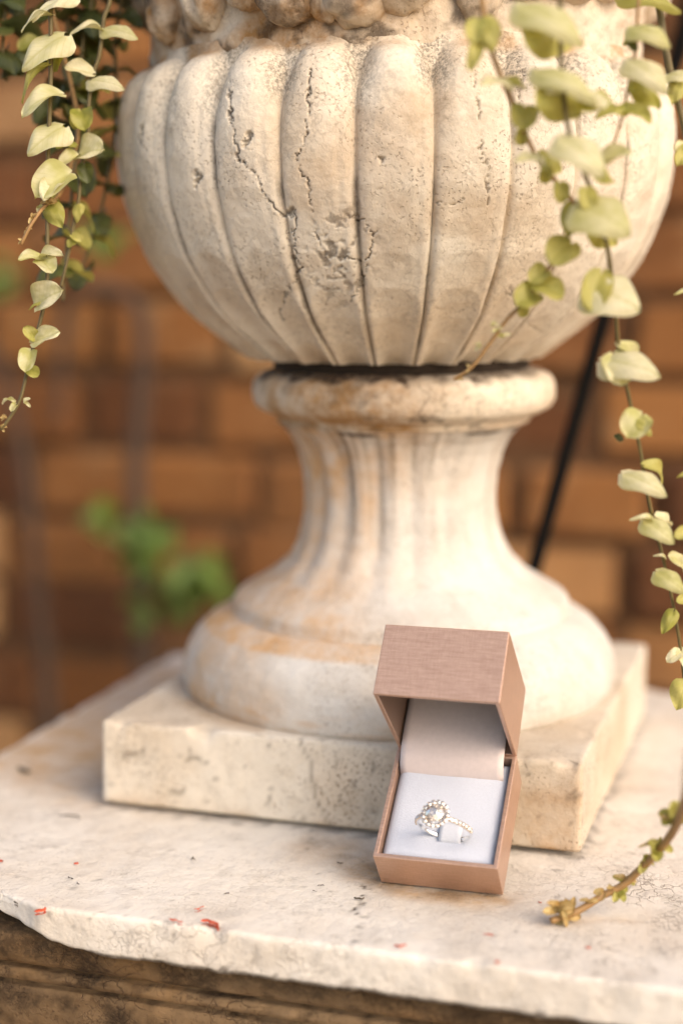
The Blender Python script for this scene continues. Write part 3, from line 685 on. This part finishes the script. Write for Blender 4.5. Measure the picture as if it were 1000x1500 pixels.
# cushion: padded top with a slight sag to the edges
n = 40; U = np.linspace(-1, 1, n); gx, gy = np.meshgrid(U, U, indexing='xy')
x0, x1, y0, y1 = wt+0.0002, BW-wt-0.0002, wt+0.0002, BD-wt-0.0002
edge = np.clip(1-np.maximum(np.abs(gx), np.abs(gy)), 0, 1)
zc = BH-0.0052 + 0.0026*np.sqrt(np.clip(edge/0.22, 0, 1)*(2-np.clip(edge/0.22, 0, 1)))
P = np.column_stack([(x0+(gx+1)/2*(x1-x0)).ravel(), (y0+(gy+1)/2*(y1-y0)).ravel(), zc.ravel()])
RCX, RCY = 0.0252, 0.0128                                           # where the ring stands on the cushion
dq = np.hypot((P[:, 0]-RCX)/0.011, (P[:, 1]-RCY)/0.005); P[:, 2] -= 0.0009*np.exp(-dq**2)
P[:, 2] += 0.00022*fbm(P, 90, 2)
nv = len(P); Pb = P.copy(); Pb[:, 2] = wt
Fq = grid_faces(n, n, False).tolist()
ring_i = [k for k in range(n)] + [k*n+n-1 for k in range(1, n)] + [(n-1)*n+k for k in range(n-2, -1, -1)] + [k*n for k in range(n-2, 0, -1)]
for a, b in zip(ring_i, ring_i[1:]+ring_i[:1]): Fq.append([a, a+nv, b+nv, b])
mesh_obj('cushion', np.vstack([P, Pb]), Fq, CUSH, box)
CZ = BH-0.0026
# lining sheet rising from behind the cushion, over the hinge into the lid
path = spline([(BD-0.0105, BH-0.0050), (BD-0.0095, BH-0.0015), (BD-0.0065, BH+0.0022), (BD-0.001, BH+0.0046), (BD+0.007, BH+0.0062), (BD+0.016, BH+0.0074), (BD+0.0245, BH+0.0090)], 28)
xs = np.linspace(wt+0.0008, BW-wt-0.0022, 16)
P = np.array([(x, p[0], p[1]) for p in path for x in xs])
sh_ = mesh_obj('lining_sheet', P, grid_faces(28, 16, False).tolist(), LINING, box)
so = sh_.modifiers.new('thick', 'SOLIDIFY'); so.thickness = 0.0005
# ribbon strap holding the ring
SWX = 0.0041; SCX = RCX+0.0006
path = spline([(RCY-0.0030, CZ-0.0026), (RCY-0.0024, CZ-0.0002), (RCY-0.0010, CZ+0.0006), (RCY+0.0012, CZ+0.0010), (RCY+0.0045, CZ+0.0006), (RCY+0.0080, CZ-0.0026)], 20)
P = np.array([(SCX+t*SWX, p[0], p[1]) for p in path for t in np.linspace(-1, 1, 6)])
sp_ = mesh_obj('strap', P, grid_faces(20, 6, False).tolist(), RIB, box)
so = sp_.modifiers.new('thick', 'SOLIDIFY'); so.thickness = 0.0004

# ------------------------------------------------------------------ diamond ring (stands across the cushion)
def metal(name, col, rough):
    t = NT(name); v = t.obj(); nz = t.noise(v, 500, 3)
    return t.done(Base_Color=col, Metallic=1.0, Roughness=t.mr(nz, 0.3, 0.7, rough*0.8, rough*1.3))
SILVER = metal('white_gold', (0.86, 0.85, 0.83), 0.16); GOLD = metal('rose_gold', (0.90, 0.76, 0.62), 0.2)
def diamond():
    t = NT('diamond'); v = t.obj()
    g = t.n('ShaderNodeBsdfGlossy'); g.inputs['Roughness'].default_value = 0.03; g.inputs[0].default_value = (1, 0.97, 0.93, 1)
    r = t.n('ShaderNodeBsdfGlass'); r.inputs['IOR'].default_value = 2.1; r.inputs['Roughness'].default_value = 0.0; r.inputs[0].default_value = (1, .98, .96, 1)
    mx = t.n('ShaderNodeMixShader'); mx.inputs[0].default_value = 0.35
    t.t.links.new(r.outputs[0], mx.inputs[1]); t.t.links.new(g.outputs[0], mx.inputs[2])
    d = t.n('ShaderNodeBsdfDiffuse'); d.inputs[0].default_value = (0.93, 0.88, 0.85, 1)
    m2 = t.n('ShaderNodeMixShader'); m2.inputs[0].default_value = 0.16
    t.t.links.new(mx.outputs[0], m2.inputs[1]); t.t.links.new(d.outputs[0], m2.inputs[2]); t.t.links.new(m2.outputs[0], t.out.inputs[0])
    return t.m
DIA = diamond()
RR = 0.0098                                                          # mid radius of the band
ring = empty('diamond_ring', (0, 0, 0)); tag(ring, 'halo diamond engagement ring standing on the white cushion', 'ring')
Bm = Matrix.Translation((BX, BY, 0.0006)) @ Matrix.Rotation(BYAW, 4, 'Z') @ Matrix.Rotation(BT, 4, 'X')
# ring frame: local x across the box, local z up from the cushion, local y the ring's axis; head turned to one side
ring.matrix_world = Bm @ Matrix.Translation((RCX, RCY, CZ-0.0022)) @ Matrix.Rotation(math.radians(-6), 4, 'Z') @ Matrix.Rotation(math.radians(9), 4, 'X') @ Matrix.Translation((0, 0, RR+0.0006)) @ Matrix.Rotation(math.radians(-6), 4, 'Y')
n, m = 160, 14; V = []
for i in range(n):
    a = 2*math.pi*i/n
    tp = max(0, math.cos(a)); wd = 0.00085; tk = 0.0005
    for j in range(m):
        b = 2*math.pi*j/m
        cx, cy = math.cos(b), math.sin(b)
        sx = math.copysign(abs(cx)**0.6, cx)*tk; sy_ = math.copysign(abs(cy)**0.6, cy)*wd
        r = RR+sx
        V.append((r*math.sin(a), sy_, r*math.cos(a)))
F = [[(i*m+j), (i*m+(j+1) % m), (((i+1) % n)*m+(j+1) % m), (((i+1) % n)*m+j)] for i in range(n) for j in range(m)]
mesh_obj('band', np.array(V), F, SILVER, ring)
def brilliant(r, seg=16):
    bm = bmesh.new()
    def ringv(rad, z, off): return [bm.verts.new((rad*math.cos(2*math.pi*(k+off)/seg), rad*math.sin(2*math.pi*(k+off)/seg), z)) for k in range(seg)]
    tb = [bm.verts.new((0.46*r*math.cos(2*math.pi*(k+.5)/(seg//2)), 0.46*r*math.sin(2*math.pi*(k+.5)/(seg//2)), 0.42*r)) for k in range(seg//2)]
    gi = ringv(r, 0.02*r, 0.0); g2 = ringv(r, -0.03*r, 0.0); cu = bm.verts.new((0, 0, -0.82*r))
    bm.faces.new(tb)
    for k in range(seg//2):
        a, b, c = gi[(2*k) % seg], gi[(2*k+1) % seg], gi[(2*k+2) % seg]; t0 = tb[k]; t1 = tb[(k+1) % (seg//2)]
        bm.faces.new([t0, a, b]); bm.faces.new([t0, b, c]); bm.faces.new([t0, c, t1])
    for k in range(seg):
        bm.faces.new([gi[k], g2[k], g2[(k+1) % seg], gi[(k+1) % seg]]); bm.faces.new([g2[k], cu, g2[(k+1) % seg]])
    me = bpy.data.meshes.new('stone'); bmesh.ops.recalc_face_normals(bm, faces=bm.faces); bm.to_mesh(me); bm.free(); me.materials.append(DIA); return me
HZ = RR+0.0022
head = mesh_obj('head_setting', *tube([(0.0043*math.cos(t), 0.0043*math.sin(t), HZ-0.0006) for t in np.linspace(0, 2*math.pi, 49)], 0.0005, 8), GOLD, ring)
mesh_obj('gallery', *tube([(0.0035*math.cos(t), 0.0035*math.sin(t), HZ-0.0020) for t in np.linspace(0, 2*math.pi, 41)], 0.00045, 8), GOLD, ring)
cs = link_mesh('centre_stone', brilliant(0.0033, 12), ring); cs.location = (0, 0, HZ+0.0008)
hm = brilliant(0.00095, 10)
for k in range(16):
    a = 2*math.pi*k/16
    o = link_mesh('halo_stone', hm, head); o.location = (0.0044*math.cos(a), 0.0044*math.sin(a), HZ+0.0002); o.rotation_euler = (0, 0, a)
for k in range(4):
    a = math.pi/4+k*math.pi/2
    V, F = tube(spline([(0.0024*math.cos(a), 0.0024*math.sin(a), HZ-0.0028), (0.0035*math.cos(a), 0.0035*math.sin(a), HZ-0.0002), (0.0033*math.cos(a), 0.0033*math.sin(a), HZ+0.0013), (0.0028*math.cos(a), 0.0028*math.sin(a), HZ+0.0017)], 12), 0.00038, 8)
    mesh_obj('prong', V, F, GOLD, ring)
pm = brilliant(0.00078, 8)
for s in (-1, 1):
    for k in range(7):
        a = s*(0.50+k*0.165)
        o = link_mesh('pave_stone', pm, ring); o.location = ((RR+0.0008)*math.sin(a), 0, (RR+0.0008)*math.cos(a)); o.rotation_euler = (0, a, 0)
        V1 = []
    for q in (-1, 1):
        for k in range(14):                                            # grains of metal between the stones
            a = s*(0.42+k*0.0825); V, F = tube([((RR+0.0003+h_)*math.sin(a), q*0.00066, (RR+0.0003+h_)*math.cos(a)) for h_ in np.linspace(0, 0.0007, 4)], [0.0003, 0.0003, 0.00026, 0.00012], 6)
            mesh_obj('grain', V, F, GOLD, ring)

# ------------------------------------------------------------------ hanging vines
def leaf_mesh(kind, mat):
    """unit leaf: base at the origin, tip at +y, width 1 across x; z is the upper side"""
    nu, nv_ = 15, 9; V = []
    r = random.Random(kind*13+5); arch = (0.14, 0.34, 0.50, 0.22, 0.40)[kind % 5]; cup = (0.45, -0.35, 0.25, 0.65, -0.5)[kind % 5]; tw = r.uniform(-.25, .25)
    for i in range(nu):
        u = i/(nu-1)
        w_ = 0.5*(math.sin(math.pi*min(1, u**0.62*0.98+0.02)))**0.62*(1-0.22*u)*1.08
        if kind % 5 in (0, 2, 3):
            w_ = 0.5*max(0, 1-abs(2*u**0.88-1)**2.3)**0.52
        if i == 0: w_ = 0.06
        if i == nu-1: w_ = 0.012
        for j in range(nv_):
            v = 2*j/(nv_-1)-1
            x = v*w_; y = u - 0.13*(1-u)**3*abs(v)**1.5*1.0
            z = arch*(u-u*u*1.35)*1.1 + cup*(x*x)*1.6 + tw*x*u + 0.045*math.sin(8*u+3*v*(1 if v > 0 else 1.3)+kind)*(0.3+abs(v))
            z -= 0.04*math.exp(-(v/0.18)**2)
            V.append((x, y, z))
    me = bpy.data.meshes.new('leaf'); me.from_pydata(V, [], grid_faces(nu, nv_, False).tolist()); me.shade_smooth(); me.materials.append(mat); return me
LM = {k: [leaf_mesh(i, m_) for i in range(5)] for k, m_ in (('p', LEAF_PALE), ('g', LEAF_GREEN), ('d', LEAF_SHADED), ('b', LEAF_BROWN), ('s', LEAF_SHRUB))}
rl = random.Random(21)
def put_leaf(parent, base, tip, width, kind, phi, variant=None, name='leaf'):
    base = np.asarray(base); ax = np.asarray(tip)-base; L = np.linalg.norm(ax); y = ax/L; L *= 0.94
    ref = math.cos(math.radians(phi))*np.array([0, 0, 1.0]) - math.sin(math.radians(phi))*FWD
    z = ref - y*np.dot(ref, y)
    if np.linalg.norm(z) < 1e-4: z = -FWD
    z /= np.linalg.norm(z); x = np.cross(y, z)
    o = link_mesh(name, LM[kind][rl.randrange(5) if variant is None else variant], None)
    W = width*L*rl.uniform(0.72, 1.05)
    o.matrix_world = Matrix(((x[0]*W, y[0]*L, z[0]*L, base[0]), (x[1]*W, y[1]*L, z[1]*L, base[1]), (x[2]*W, y[2]*L, z[2]*L, base[2]), (0, 0, 0, 1)))
    if parent:
        mw = o.matrix_world.copy(); o.parent = parent; o.matrix_parent_inverse = parent.matrix_basis.inverted(); 
    return o
def strand(label, pts, depths, leaves, stem_r=0.0009, stem_mat=STEM_OLIVE, bud=None, auto=None, over_rim=True, tipmat=None):
    P3 = [at(x, y, d) for (x, y), d in zip(pts, depths)]
    if over_rim:
        p0 = P3[0]; rad = np.array([p0[0], p0[1]]); rn = rad/np.linalg.norm(rad)
        rr_ = max(np.linalg.norm(rad), 0.160)
        pre = [np.array([rn[0]*0.100, rn[1]*0.100, 0.390]), np.array([rn[0]*0.128, rn[1]*0.128, 0.409]), np.array([rn[0]*0.150, rn[1]*0.150, 0.403])]
        if p0[2] < 0.375: pre.append(np.array([rn[0]*(0.5*rr_+0.5*0.158), rn[1]*(0.5*rr_+0.5*0.158), 0.375]))
        P3 = pre + P3
    S = spline(P3, 14*len(P3))
    rad_ = np.linspace(stem_r*1.15, stem_r*0.7, len(S))
    root = empty('trailing_vine', tuple(P3[0])); tag(root, label, 'vine', 'vines trailing from the urn')
    V, F = tube(S, rad_, 7); st = mesh_obj('stem', V-P3[0], F, stem_mat, root)
    def dep(x, y):
        ys = [p[1] for p in pts]; k = int(np.argmin([math.hypot(p[0]-x, p[1]-y) for p in pts])); return depths[k]
    for lf in leaves:
        bx, by, tx, ty, wd, kind, phi, dz = lf[:8]
        d = dep(bx, by); put_leaf(root, at(bx, by, d-0.001), at(tx, ty, d-dz), wd, kind, phi, lf[8] if len(lf) > 8 else None)
    if bud:
        for (x, y, s, kind) in bud:
            d = dep(x, y)
            for q in range(rl.choice((2, 3))):
                a = rl.uniform(0, 6.28); b = at(x, y, d); tp = b + s/FPX*d*(math.cos(a)*RIGHT+math.sin(a)*UP*0.8) - FWD*s/FPX*d*rl.uniform(-.4, .6)
                put_leaf(root, b, tp, rl.uniform(.45, .8), kind, rl.uniform(20, 80), 3, name='bud')
    if auto:
        s0, s1, stp, Lm, kinds = auto
        cum = np.concatenate([[0], np.cumsum(np.linalg.norm(np.diff(S, axis=0), axis=1))]); tot = cum[-1]
        q = s0*tot; az = rl.uniform(0, 3.14)
        while q < s1*tot:
            p = np.array([np.interp(q, cum, S[:, k]) for k in range(3)]); az += 1.57+rl.uniform(-.3, .3)
            for sgn in (0, math.pi):
                L = Lm*rl.uniform(.75, 1.15); d = np.array([math.cos(az+sgn), math.sin(az+sgn), rl.uniform(-.75, .15)]); d /= np.linalg.norm(d)
                put_leaf(root, p, p+d*L, rl.uniform(.75, 1.0), rl.choice(kinds), rl.uniform(-10, 50))
            q += stp*rl.uniform(.8, 1.2)
    return root
bpy.context.view_layer.update()
lin = lambda a, b, n_: list(np.linspace(a, b, n_))

A = [(76, -30), (75, 20), (75, 100), (72, 200), (70, 260), (70, 340), (69, 420), (62, 460), (50, 505), (40, 545), (28, 590), (2, 630)]
strand('long pale leaved vine left of the urn with a bare brown tip', A, [.585]*12, [
    (108, -8, 40, 24, .62, 'p', 40, .006, 1), (76, 22, 26, 38, .42, 'p', 25, .006, 2), (94, 52, 26, 98, .78, 'p', 60, .008, 1), (94, 62, 76, 108, .6, 'g', 70, -.003, 0), (70, 96, 24, 146, .35, 'g', 40, .004, 2),
    (89, 138, 27, 163, .62, 'p', 50, .008, 2), (92, 186, 36, 223, .85, 'p', 62, .008, 1), (82, 188, 98, 190, .8, 'g', 60, 0, 0), (102, 255, 48, 288, .95, 'p', 68, .008, 3), (88, 262, 62, 292, .7, 'p', 60, .01, 0),
    (62, 378, 25, 378, .75, 'p', 48, .006, 0), (62, 374, 94, 372, .62, 'p', 50, .004, 3), (60, 380, 78, 398, .9, 'p', 45, .008, 0), (54, 446, 92, 422, 1.15, 'p', 72, .008, 3), (64, 440, 40, 452, .4, 'g', 40, .002, 1),
    (49, 502, 88, 484, .78, 'p', 66, .006, 0), (52, 496, 34, 478, 1.0, 'g', 70, .004, 3), (46, 514, 36, 546, 1.0, 'p', 75, .006, 3), (44, 540, 56, 552, 1.0, 'g', 66, .003, 0), (74, 300, 92, 334, .8, 'g', 70, .004, 4)],
    bud=[(12, 585, 14, 'p'), (24, 592, 16, 'p'), (36, 590, 13, 'p'), (10, 612, 10, 'b'), (3, 627, 9, 'b')])
B = [(156, -30), (152, 30), (146, 80), (136, 112), (130, 160), (129, 200), (119, 250), (116, 290), (108, 330), (100, 375), (90, 420)]
strand('vine with paired yellow green leaves between the long left vine and the bowl', B, [.598]*11, [
    (150, 44, 101, 42, .6, 'p', 42, .008, 2), (152, 42, 204, 50, .58, 'p', 42, .006, 1), (136, 108, 93, 96, .85, 'p', 62, .006, 0), (132, 118, 183, 124, .62, 'p', 50, .008, 1), (120, 162, 124, 192, 1.0, 'g', 72, .006, 3), (118, 165, 108, 190, .8, 'g', 66, .003, 0),
    (118, 226, 153, 216, 1.0, 'p', 62, .008, 3), (114, 228, 86, 242, .85, 'p', 55, .006, 3), (112, 214, 80, 214, .8, 'g', 40, .004, 0), (124, 240, 128, 270, .9, 'd', 60, .003, 0), (112, 352, 98, 362, 1.0, 'g', 60, .002, 0), (106, 344, 122, 354, .9, 'g', 60, .002, 3), (116, 300, 112, 326, .9, 'g', 65, .003, 1)])
strand('short brown bare vine tip crossing the long left vine', [(110, 150), (104, 240), (88, 284), (66, 302), (48, 326), (31, 358)], [.63, .62, .600, .582, .577, .577], [], stem_mat=STEM_BROWN, bud=[(72, 298, 14, 'b'), (56, 304, 13, 'p'), (48, 320, 12, 'b'), (40, 338, 9, 'b'), (33, 354, 8, 'b'), (84, 300, 20, 'g')])
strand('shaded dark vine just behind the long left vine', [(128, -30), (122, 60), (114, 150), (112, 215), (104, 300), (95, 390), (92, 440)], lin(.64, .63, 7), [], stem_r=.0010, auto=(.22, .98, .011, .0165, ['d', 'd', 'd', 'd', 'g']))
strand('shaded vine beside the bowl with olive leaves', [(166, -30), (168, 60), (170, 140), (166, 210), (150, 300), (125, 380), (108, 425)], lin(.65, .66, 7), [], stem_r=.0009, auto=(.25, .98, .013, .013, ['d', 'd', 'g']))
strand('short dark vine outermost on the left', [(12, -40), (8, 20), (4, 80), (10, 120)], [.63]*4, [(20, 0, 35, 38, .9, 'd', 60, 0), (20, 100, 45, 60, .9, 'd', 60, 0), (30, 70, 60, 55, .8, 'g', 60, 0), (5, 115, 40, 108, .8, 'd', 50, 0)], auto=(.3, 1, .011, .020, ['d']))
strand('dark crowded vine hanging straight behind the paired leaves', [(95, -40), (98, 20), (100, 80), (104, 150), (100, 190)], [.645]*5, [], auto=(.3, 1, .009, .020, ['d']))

G = [(818, -60), (820, 40), (822, 100), (830, 180), (846, 232), (862, 272), (886, 350), (894, 400), (900, 450), (906, 510), (920, 580), (936, 655), (950, 735), (966, 800), (984, 880), (997, 960), (1006, 1050)]
GD = lin(.490, .498, 5) + lin(.505, .565, 12)
strand('long golden vine in front of the bowl hanging past its right side', G, GD, [
    (762, 8, 862, 56, .62, 'p', 48, .010, 1), (768, 40, 850, 62, .75, 'g', 70, -.012, 4), (786, 102, 880, 140, .55, 'p', 45, .010, 1), (884, 142, 800, 122, .4, 'p', 45, .008, 1), (790, 128, 862, 168, .72, 'g', 68, -.010, 4), (852, 160, 908, 150, .75, 'g', 55, -.006, 0),
    (822, 202, 890, 252, .72, 'p', 55, .010, 1), (868, 250, 926, 216, .6, 'p', 48, .008, 0), (872, 262, 900, 262, .9, 'g', 60, -.004, 0), (858, 276, 862, 310, .9, 'g', 70, .004, 0),
    (848, 300, 928, 338, 1.0, 'p', 62, .010, 1), (862, 330, 912, 356, .8, 'g', 66, -.008, 4), (862, 420, 941, 450, 1.0, 'p', 64, .010, 1), (880, 400, 862, 458, .85, 'g', 68, .006, 0), (884, 528, 970, 544, .72, 'p', 55, .012, 1), (906, 506, 940, 540, .5, 'p', 45, -.006, 2), (898, 520, 912, 566, .9, 'p', 65, .006, 0),
    (940, 608, 916, 642, 1.1, 'p', 60, .004, 3), (926, 615, 956, 636, .8, 'g', 60, .006, 1), (910, 646, 898, 636, 1, 'd', 60, 0, 0), (914, 694, 980, 722, .68, 'p', 55, .010, 1), (944, 682, 978, 706, .6, 'g', 40, -.006, 2), (956, 764, 922, 757, .4, 'p', 40, .004, 2), (944, 762, 990, 794, .85, 'p', 62, .008, 1), (960, 756, 985, 768, .6, 'p', 45, -.004, 0),
    (974, 818, 956, 812, .5, 'p', 40, .002, 2), (962, 838, 1004, 866, .85, 'p', 62, .008, 1), (980, 815, 1004, 835, .7, 'p', 50, -.004, 0), (986, 896, 968, 930, .7, 'g', 66, .003, 4), (998, 955, 976, 968, .7, 'p', 50, .004, 2), (996, 952, 1012, 985, .9, 'p', 60, .004, 0), (1004, 1000, 990, 1042, .9, 'g', 68, .004, 4), (1006, 880, 990, 880, .9, 'g', 60, .004, 0)], stem_r=.00085)
H = [(702, -60), (708, 20), (720, 75), (735, 115), (752, 155), (770, 198), (790, 238), (814, 266), (840, 300), (836, 332), (815, 376), (792, 408), (768, 442), (742, 468), (716, 504), (690, 538), (664, 556)]
strand('vine crossing the bowl front to a bare tip by the collar', H, lin(.497, .53, 17), [
    (712, 26, 722, 74, .8, 'g', 62, .006, 1), (706, 60, 688, 98, .6, 'g', 55, .008, 2), (700, 30, 692, 64, .9, 'g', 62, .004, 0), (742, 118, 704, 116, .75, 'p', 48, .010, 1), (738, 122, 772, 128, .7, 'g', 50, -.004, 0), (768, 156, 764, 192, 1.1, 'g', 75, .004, 3), (766, 188, 760, 216, .8, 'g', 70, -.002, 0),
    (792, 228, 754, 230, .85, 'p', 56, .008, 1), (792, 232, 828, 248, .95, 'g', 62, -.004, 4), (800, 244, 796, 272, .9, 'g', 70, -.002, 0), (820, 268, 822, 300, .9, 'g', 70, .002, 3), (846, 300, 830, 348, .85, 'g', 68, .004, 4), (836, 356, 804, 386, 1.0, 'g', 66, .006, 0), (800, 396, 774, 414, .9, 'g', 62, .004, 3), (786, 414, 826, 436, 1.0, 'g', 66, .006, 0), (786, 430, 754, 446, 1.0, 'g', 66, .006, 3), (768, 440, 764, 468, .8, 'g', 70, -.002, 0)],
    stem_r=.00085, stem_mat=STEM_BROWN, bud=[(720, 478, 12, 'p'), (736, 494, 14, 'p'), (703, 508, 11, 'p'), (728, 484, 10, 'p'), (688, 540, 10, 'b'), (672, 550, 10, 'b')])
strand('short vine with drooping leaves before the bowl shoulder, beside the longest golden vine', [(936, -60), (933, 20), (930, 75), (922, 115), (914, 155), (905, 190), (898, 212)], [.515]*7, [
    (924, 40, 986, 62, .6, 'p', 50, .008, 1), (934, 46, 906, 66, .85, 'g', 66, -.006, 4), (922, 88, 982, 130, .62, 'p', 52, .010, 1), (926, 118, 974, 158, .6, 'g', 60, -.004, 4), (912, 158, 957, 178, .65, 'g', 56, .004, 0), (914, 156, 868, 168, .55, 'g', 50, .006, 1), (930, 74, 916, 60, .8, 'd', 60, 0, 0)], stem_r=.0006, stem_mat=STEM_BROWN)
strand('outermost right vine with thick olive stem and few leaves', [(958, -60), (968, 30), (978, 90), (990, 140), (1002, 190), (1014, 260), (1022, 420), (1030, 620)], [.54]*8, [
    (910, -6, 1004, 8, .4, 'g', 45, .008, 1), (976, 110, 1010, 112, .9, 'p', 50, .006, 1), (996, 118, 984, 152, .8, 'g', 60, .006, 4), (1006, 212, 986, 218, .6, 'p', 50, .004, 0), (1010, 222, 990, 242, .9, 'g', 60, .006, 3), (1016, 424, 986, 428, .5, 'p', 50, .004, 1), (1020, 690, 990, 696, .5, 'g', 50, .004, 1), (1012, 780, 986, 786, .9, 'g', 60, .004, 0)], stem_r=.0014)
# strand whose tip lies on the cap beside the box
KP = [(1012, 1120, .085), (1004, 1165, .060), (988, 1212, .040), (962, 1248, .027), (935, 1275, .018), (912, 1296, .012), (880, 1313, .008), (846, 1334, .0045), (806, 1349, .0022)]
K3 = [on_z(x, y, z_) for x, y, z_ in KP]; KD = [float((p-CAM)@FWD) for p in K3]
kd = KD[0]
strand('bare brown vine tip lying on the pedestal cap beside the ring box', [(1060, 120), (1062, 500), (1050, 850)] + [(x, y) for x, y, _ in KP], [kd+.03, kd+.02, kd+.01] + KD, [
    (992, 1206, 986, 1172, .8, 'g', 60, .004, 0), (990, 1200, 1004, 1178, .9, 'g', 60, .006, 3), (988, 1205, 968, 1194, .5, 'b', 50, .004, 2), (962, 1246, 948, 1232, .8, 'g', 55, .005, 3), (960, 1244, 962, 1262, .8, 'g', 60, .006, 0), (970, 1240, 986, 1248, .8, 'g', 60, .003, 3), (950, 1238, 934, 1240, .4, 'b', 50, .003, 2), (945, 1262, 936, 1280, .8, 'g', 60, .004, 0), (950, 1265, 942, 1252, .8, 'g', 60, .004, 3)],
    stem_r=.0017, stem_mat=STEM_BROWN, bud=[(915, 1288, 18, 'b'), (912, 1294, 20, 'g'), (884, 1306, 17, 'b'), (862, 1322, 15, 'b'), (906, 1308, 18, 'g'), (898, 1304, 14, 'b'), (942, 1262, 20, 'g'), (962, 1240, 22, 'g'), (986, 1196, 24, 'g'), (834, 1334, 28, 'b'), (830, 1338, 30, 'b'), (826, 1340, 26, 'b'), (820, 1342, 24, 'b'), (812, 1336, 20, 'b'), (826, 1330, 22, 'p'), (818, 1328, 22, 'b')])

# ------------------------------------------------------------------ climbing shrub against the wall
def wp(x, y, off=0.05): return on_plane_y(x, y, WY-off)
cl = empty('climbing_shrub', (float(wp(205, 900)[0]), WY-0.05, GZ)); tag(cl, 'blurred green leaved climber with grey stems against the brick wall', 'climber')
def cstem(pts, r0, r1):
    P = spline([wp(*p) if len(p) == 2 else np.array(p) for p in pts], 12*len(pts))
    V, F = tube(P, np.linspace(r0, r1, len(P)), 9); mesh_obj('stem', V-np.array(cl.location), F, BARK, cl)
gp = wp(205, 900)
cstem([(gp[0]+.02, WY-.05, GZ-0.01), (gp[0]-.01, WY-.05, GZ+.35), (212, 1000), (206, 850), (200, 700), (205, 600), (212, 500), (196, 440), (150, 425), (100, 445), (92, 520), (86, 620)], .012, .004)
cstem([(gp[0]-.05, WY-.05, GZ-0.01), (gp[0]-.09, WY-.05, GZ+.4), (70, 1000), (60, 900), (40, 700), (10, 560), (-30, 480)], .009, .005)
for cx, cy, sp, nlf in ((218, 800, 52, 20), (290, 862, 46, 22), (170, 770, 26, 5), (150, 360, 40, 6), (10, 405, 24, 4), (-120, 700, 60, 8), (240, 890, 30, 7)):
    for k in range(nlf):
        x = rl.gauss(cx, sp*.5); y = rl.gauss(cy, sp*.42); b = wp(x, y, rl.uniform(.02, .11)); a = rl.uniform(0, 6.28)
        t_ = b + rl.uniform(.016, .034)*np.array([math.cos(a), -rl.uniform(.1, .9), math.sin(a)*.8])
        o = put_leaf(cl, b, t_, rl.uniform(.6, .85), 's', rl.uniform(10, 70))
bpy.context.view_layer.update()

# ------------------------------------------------------------------ bits lying on the cap
def fleck_mat(name, c): return plain(name, c, 0.7, scale=400)
RED = fleck_mat('red_petal', (0.62, 0.09, 0.035)); TWIG = fleck_mat('dry_twig', (0.06, 0.04, 0.02))
def chip(px, py, L, W, ang, mat, name, label, cat, group, seed):
    p = on_z(px, py, 0.0); r = random.Random(seed); n_ = 11; V = []
    for i in range(n_):
        t = i/(n_-1); wv = W*(math.sin(math.pi*(0.08+0.84*t)))**.7*r.uniform(.35, 1.4); x = (t-.5)*L; y = .16*L*math.sin(4*t+seed)+.05*L*math.sin(11*t+2*seed)
        for s, z_ in ((-1, .0002), (0, .0002+.5*W), (1, .0002)): V.append((x, y+s*wv/2, z_+.0003*r.random()))
    F = grid_faces(n_, 3, False).tolist()
    off = len(V); V += [(x, y, -0.0006) for x, y, z_ in V[:]]
    F += [[a+off for a in f][::-1] for f in F]
    o = mesh_obj(name, V, F, mat); o.location = (p[0], p[1], 0.0004); o.rotation_euler = (0, 0, ang)
    return tag(o, label, cat, group)
reds = [(310, 1357, .0085, .0017, -.25, 'largest red petal fragment, lying on the front edge of the pedestal cap'), (258, 1352, .0050, .0009, .2, 'thin red petal fragment beside the largest one on the cap edge'), (60, 1337, .0045, .0018, 1.2, 'red petal fragment at the broken corner of the cap'),
        (586, 1388, .0040, .0009, .35, 'red petal fragment on the cap edge below the ring box'), (112, 1268, .0017, .0011, 0, None), (728, 1413, .0015, .0011, 0, None), (2, 1265, .002, .0014, 0, None), (715, 1372, .003, .0006, .5, None), (790, 1325, .0012, .0007, 0, None), (860, 1391, .0018, .0008, 0, None), (292, 1333, .004, .0005, .8, None)]
for k, (x, y, L, W, a, lb) in enumerate(reds):
    chip(x, y, L, W, a, RED, 'petal_fragment', lb or 'tiny red fleck of petal on the top of the pedestal cap', 'petal', 'red petal fragments on the cap', k)
twigs = [(104, 1199, .0095, .0008, .05, 'longest dark twig fragment on the cap, beside the left corner of the plinth'), (36, 1131, .008, .002, 0, 'dark leaf scrap on the cap left of the plinth, farthest from its front edge'), (526, 1319, .0036, .0009, .5, 'curled dark twig fragment on the cap just before the ring box'), (284, 1260, .0034, .0007, -.9, 'slanting twig fragment on the cap before the middle of the plinth'),
         (104, 1289, .0032, .0006, -.7, None), (332, 1312, .002, .0006, .4, None), (470, 1300, .0025, .0005, .3, None), (24, 1326, .003, .0006, -.3, None), (461, 1308, .0018, .0004, 0, None), (498, 1267, .0024, .0006, .1, None), (115, 1297, .002, .0005, -.9, None)]
for k, (x, y, L, W, a, lb) in enumerate(twigs):
    chip(x, y, L, W, a, TWIG, 'twig_fragment', lb or 'tiny dark crumb of dry twig on the top of the pedestal cap', 'twig', 'dry twig fragments on the cap', 50+k)
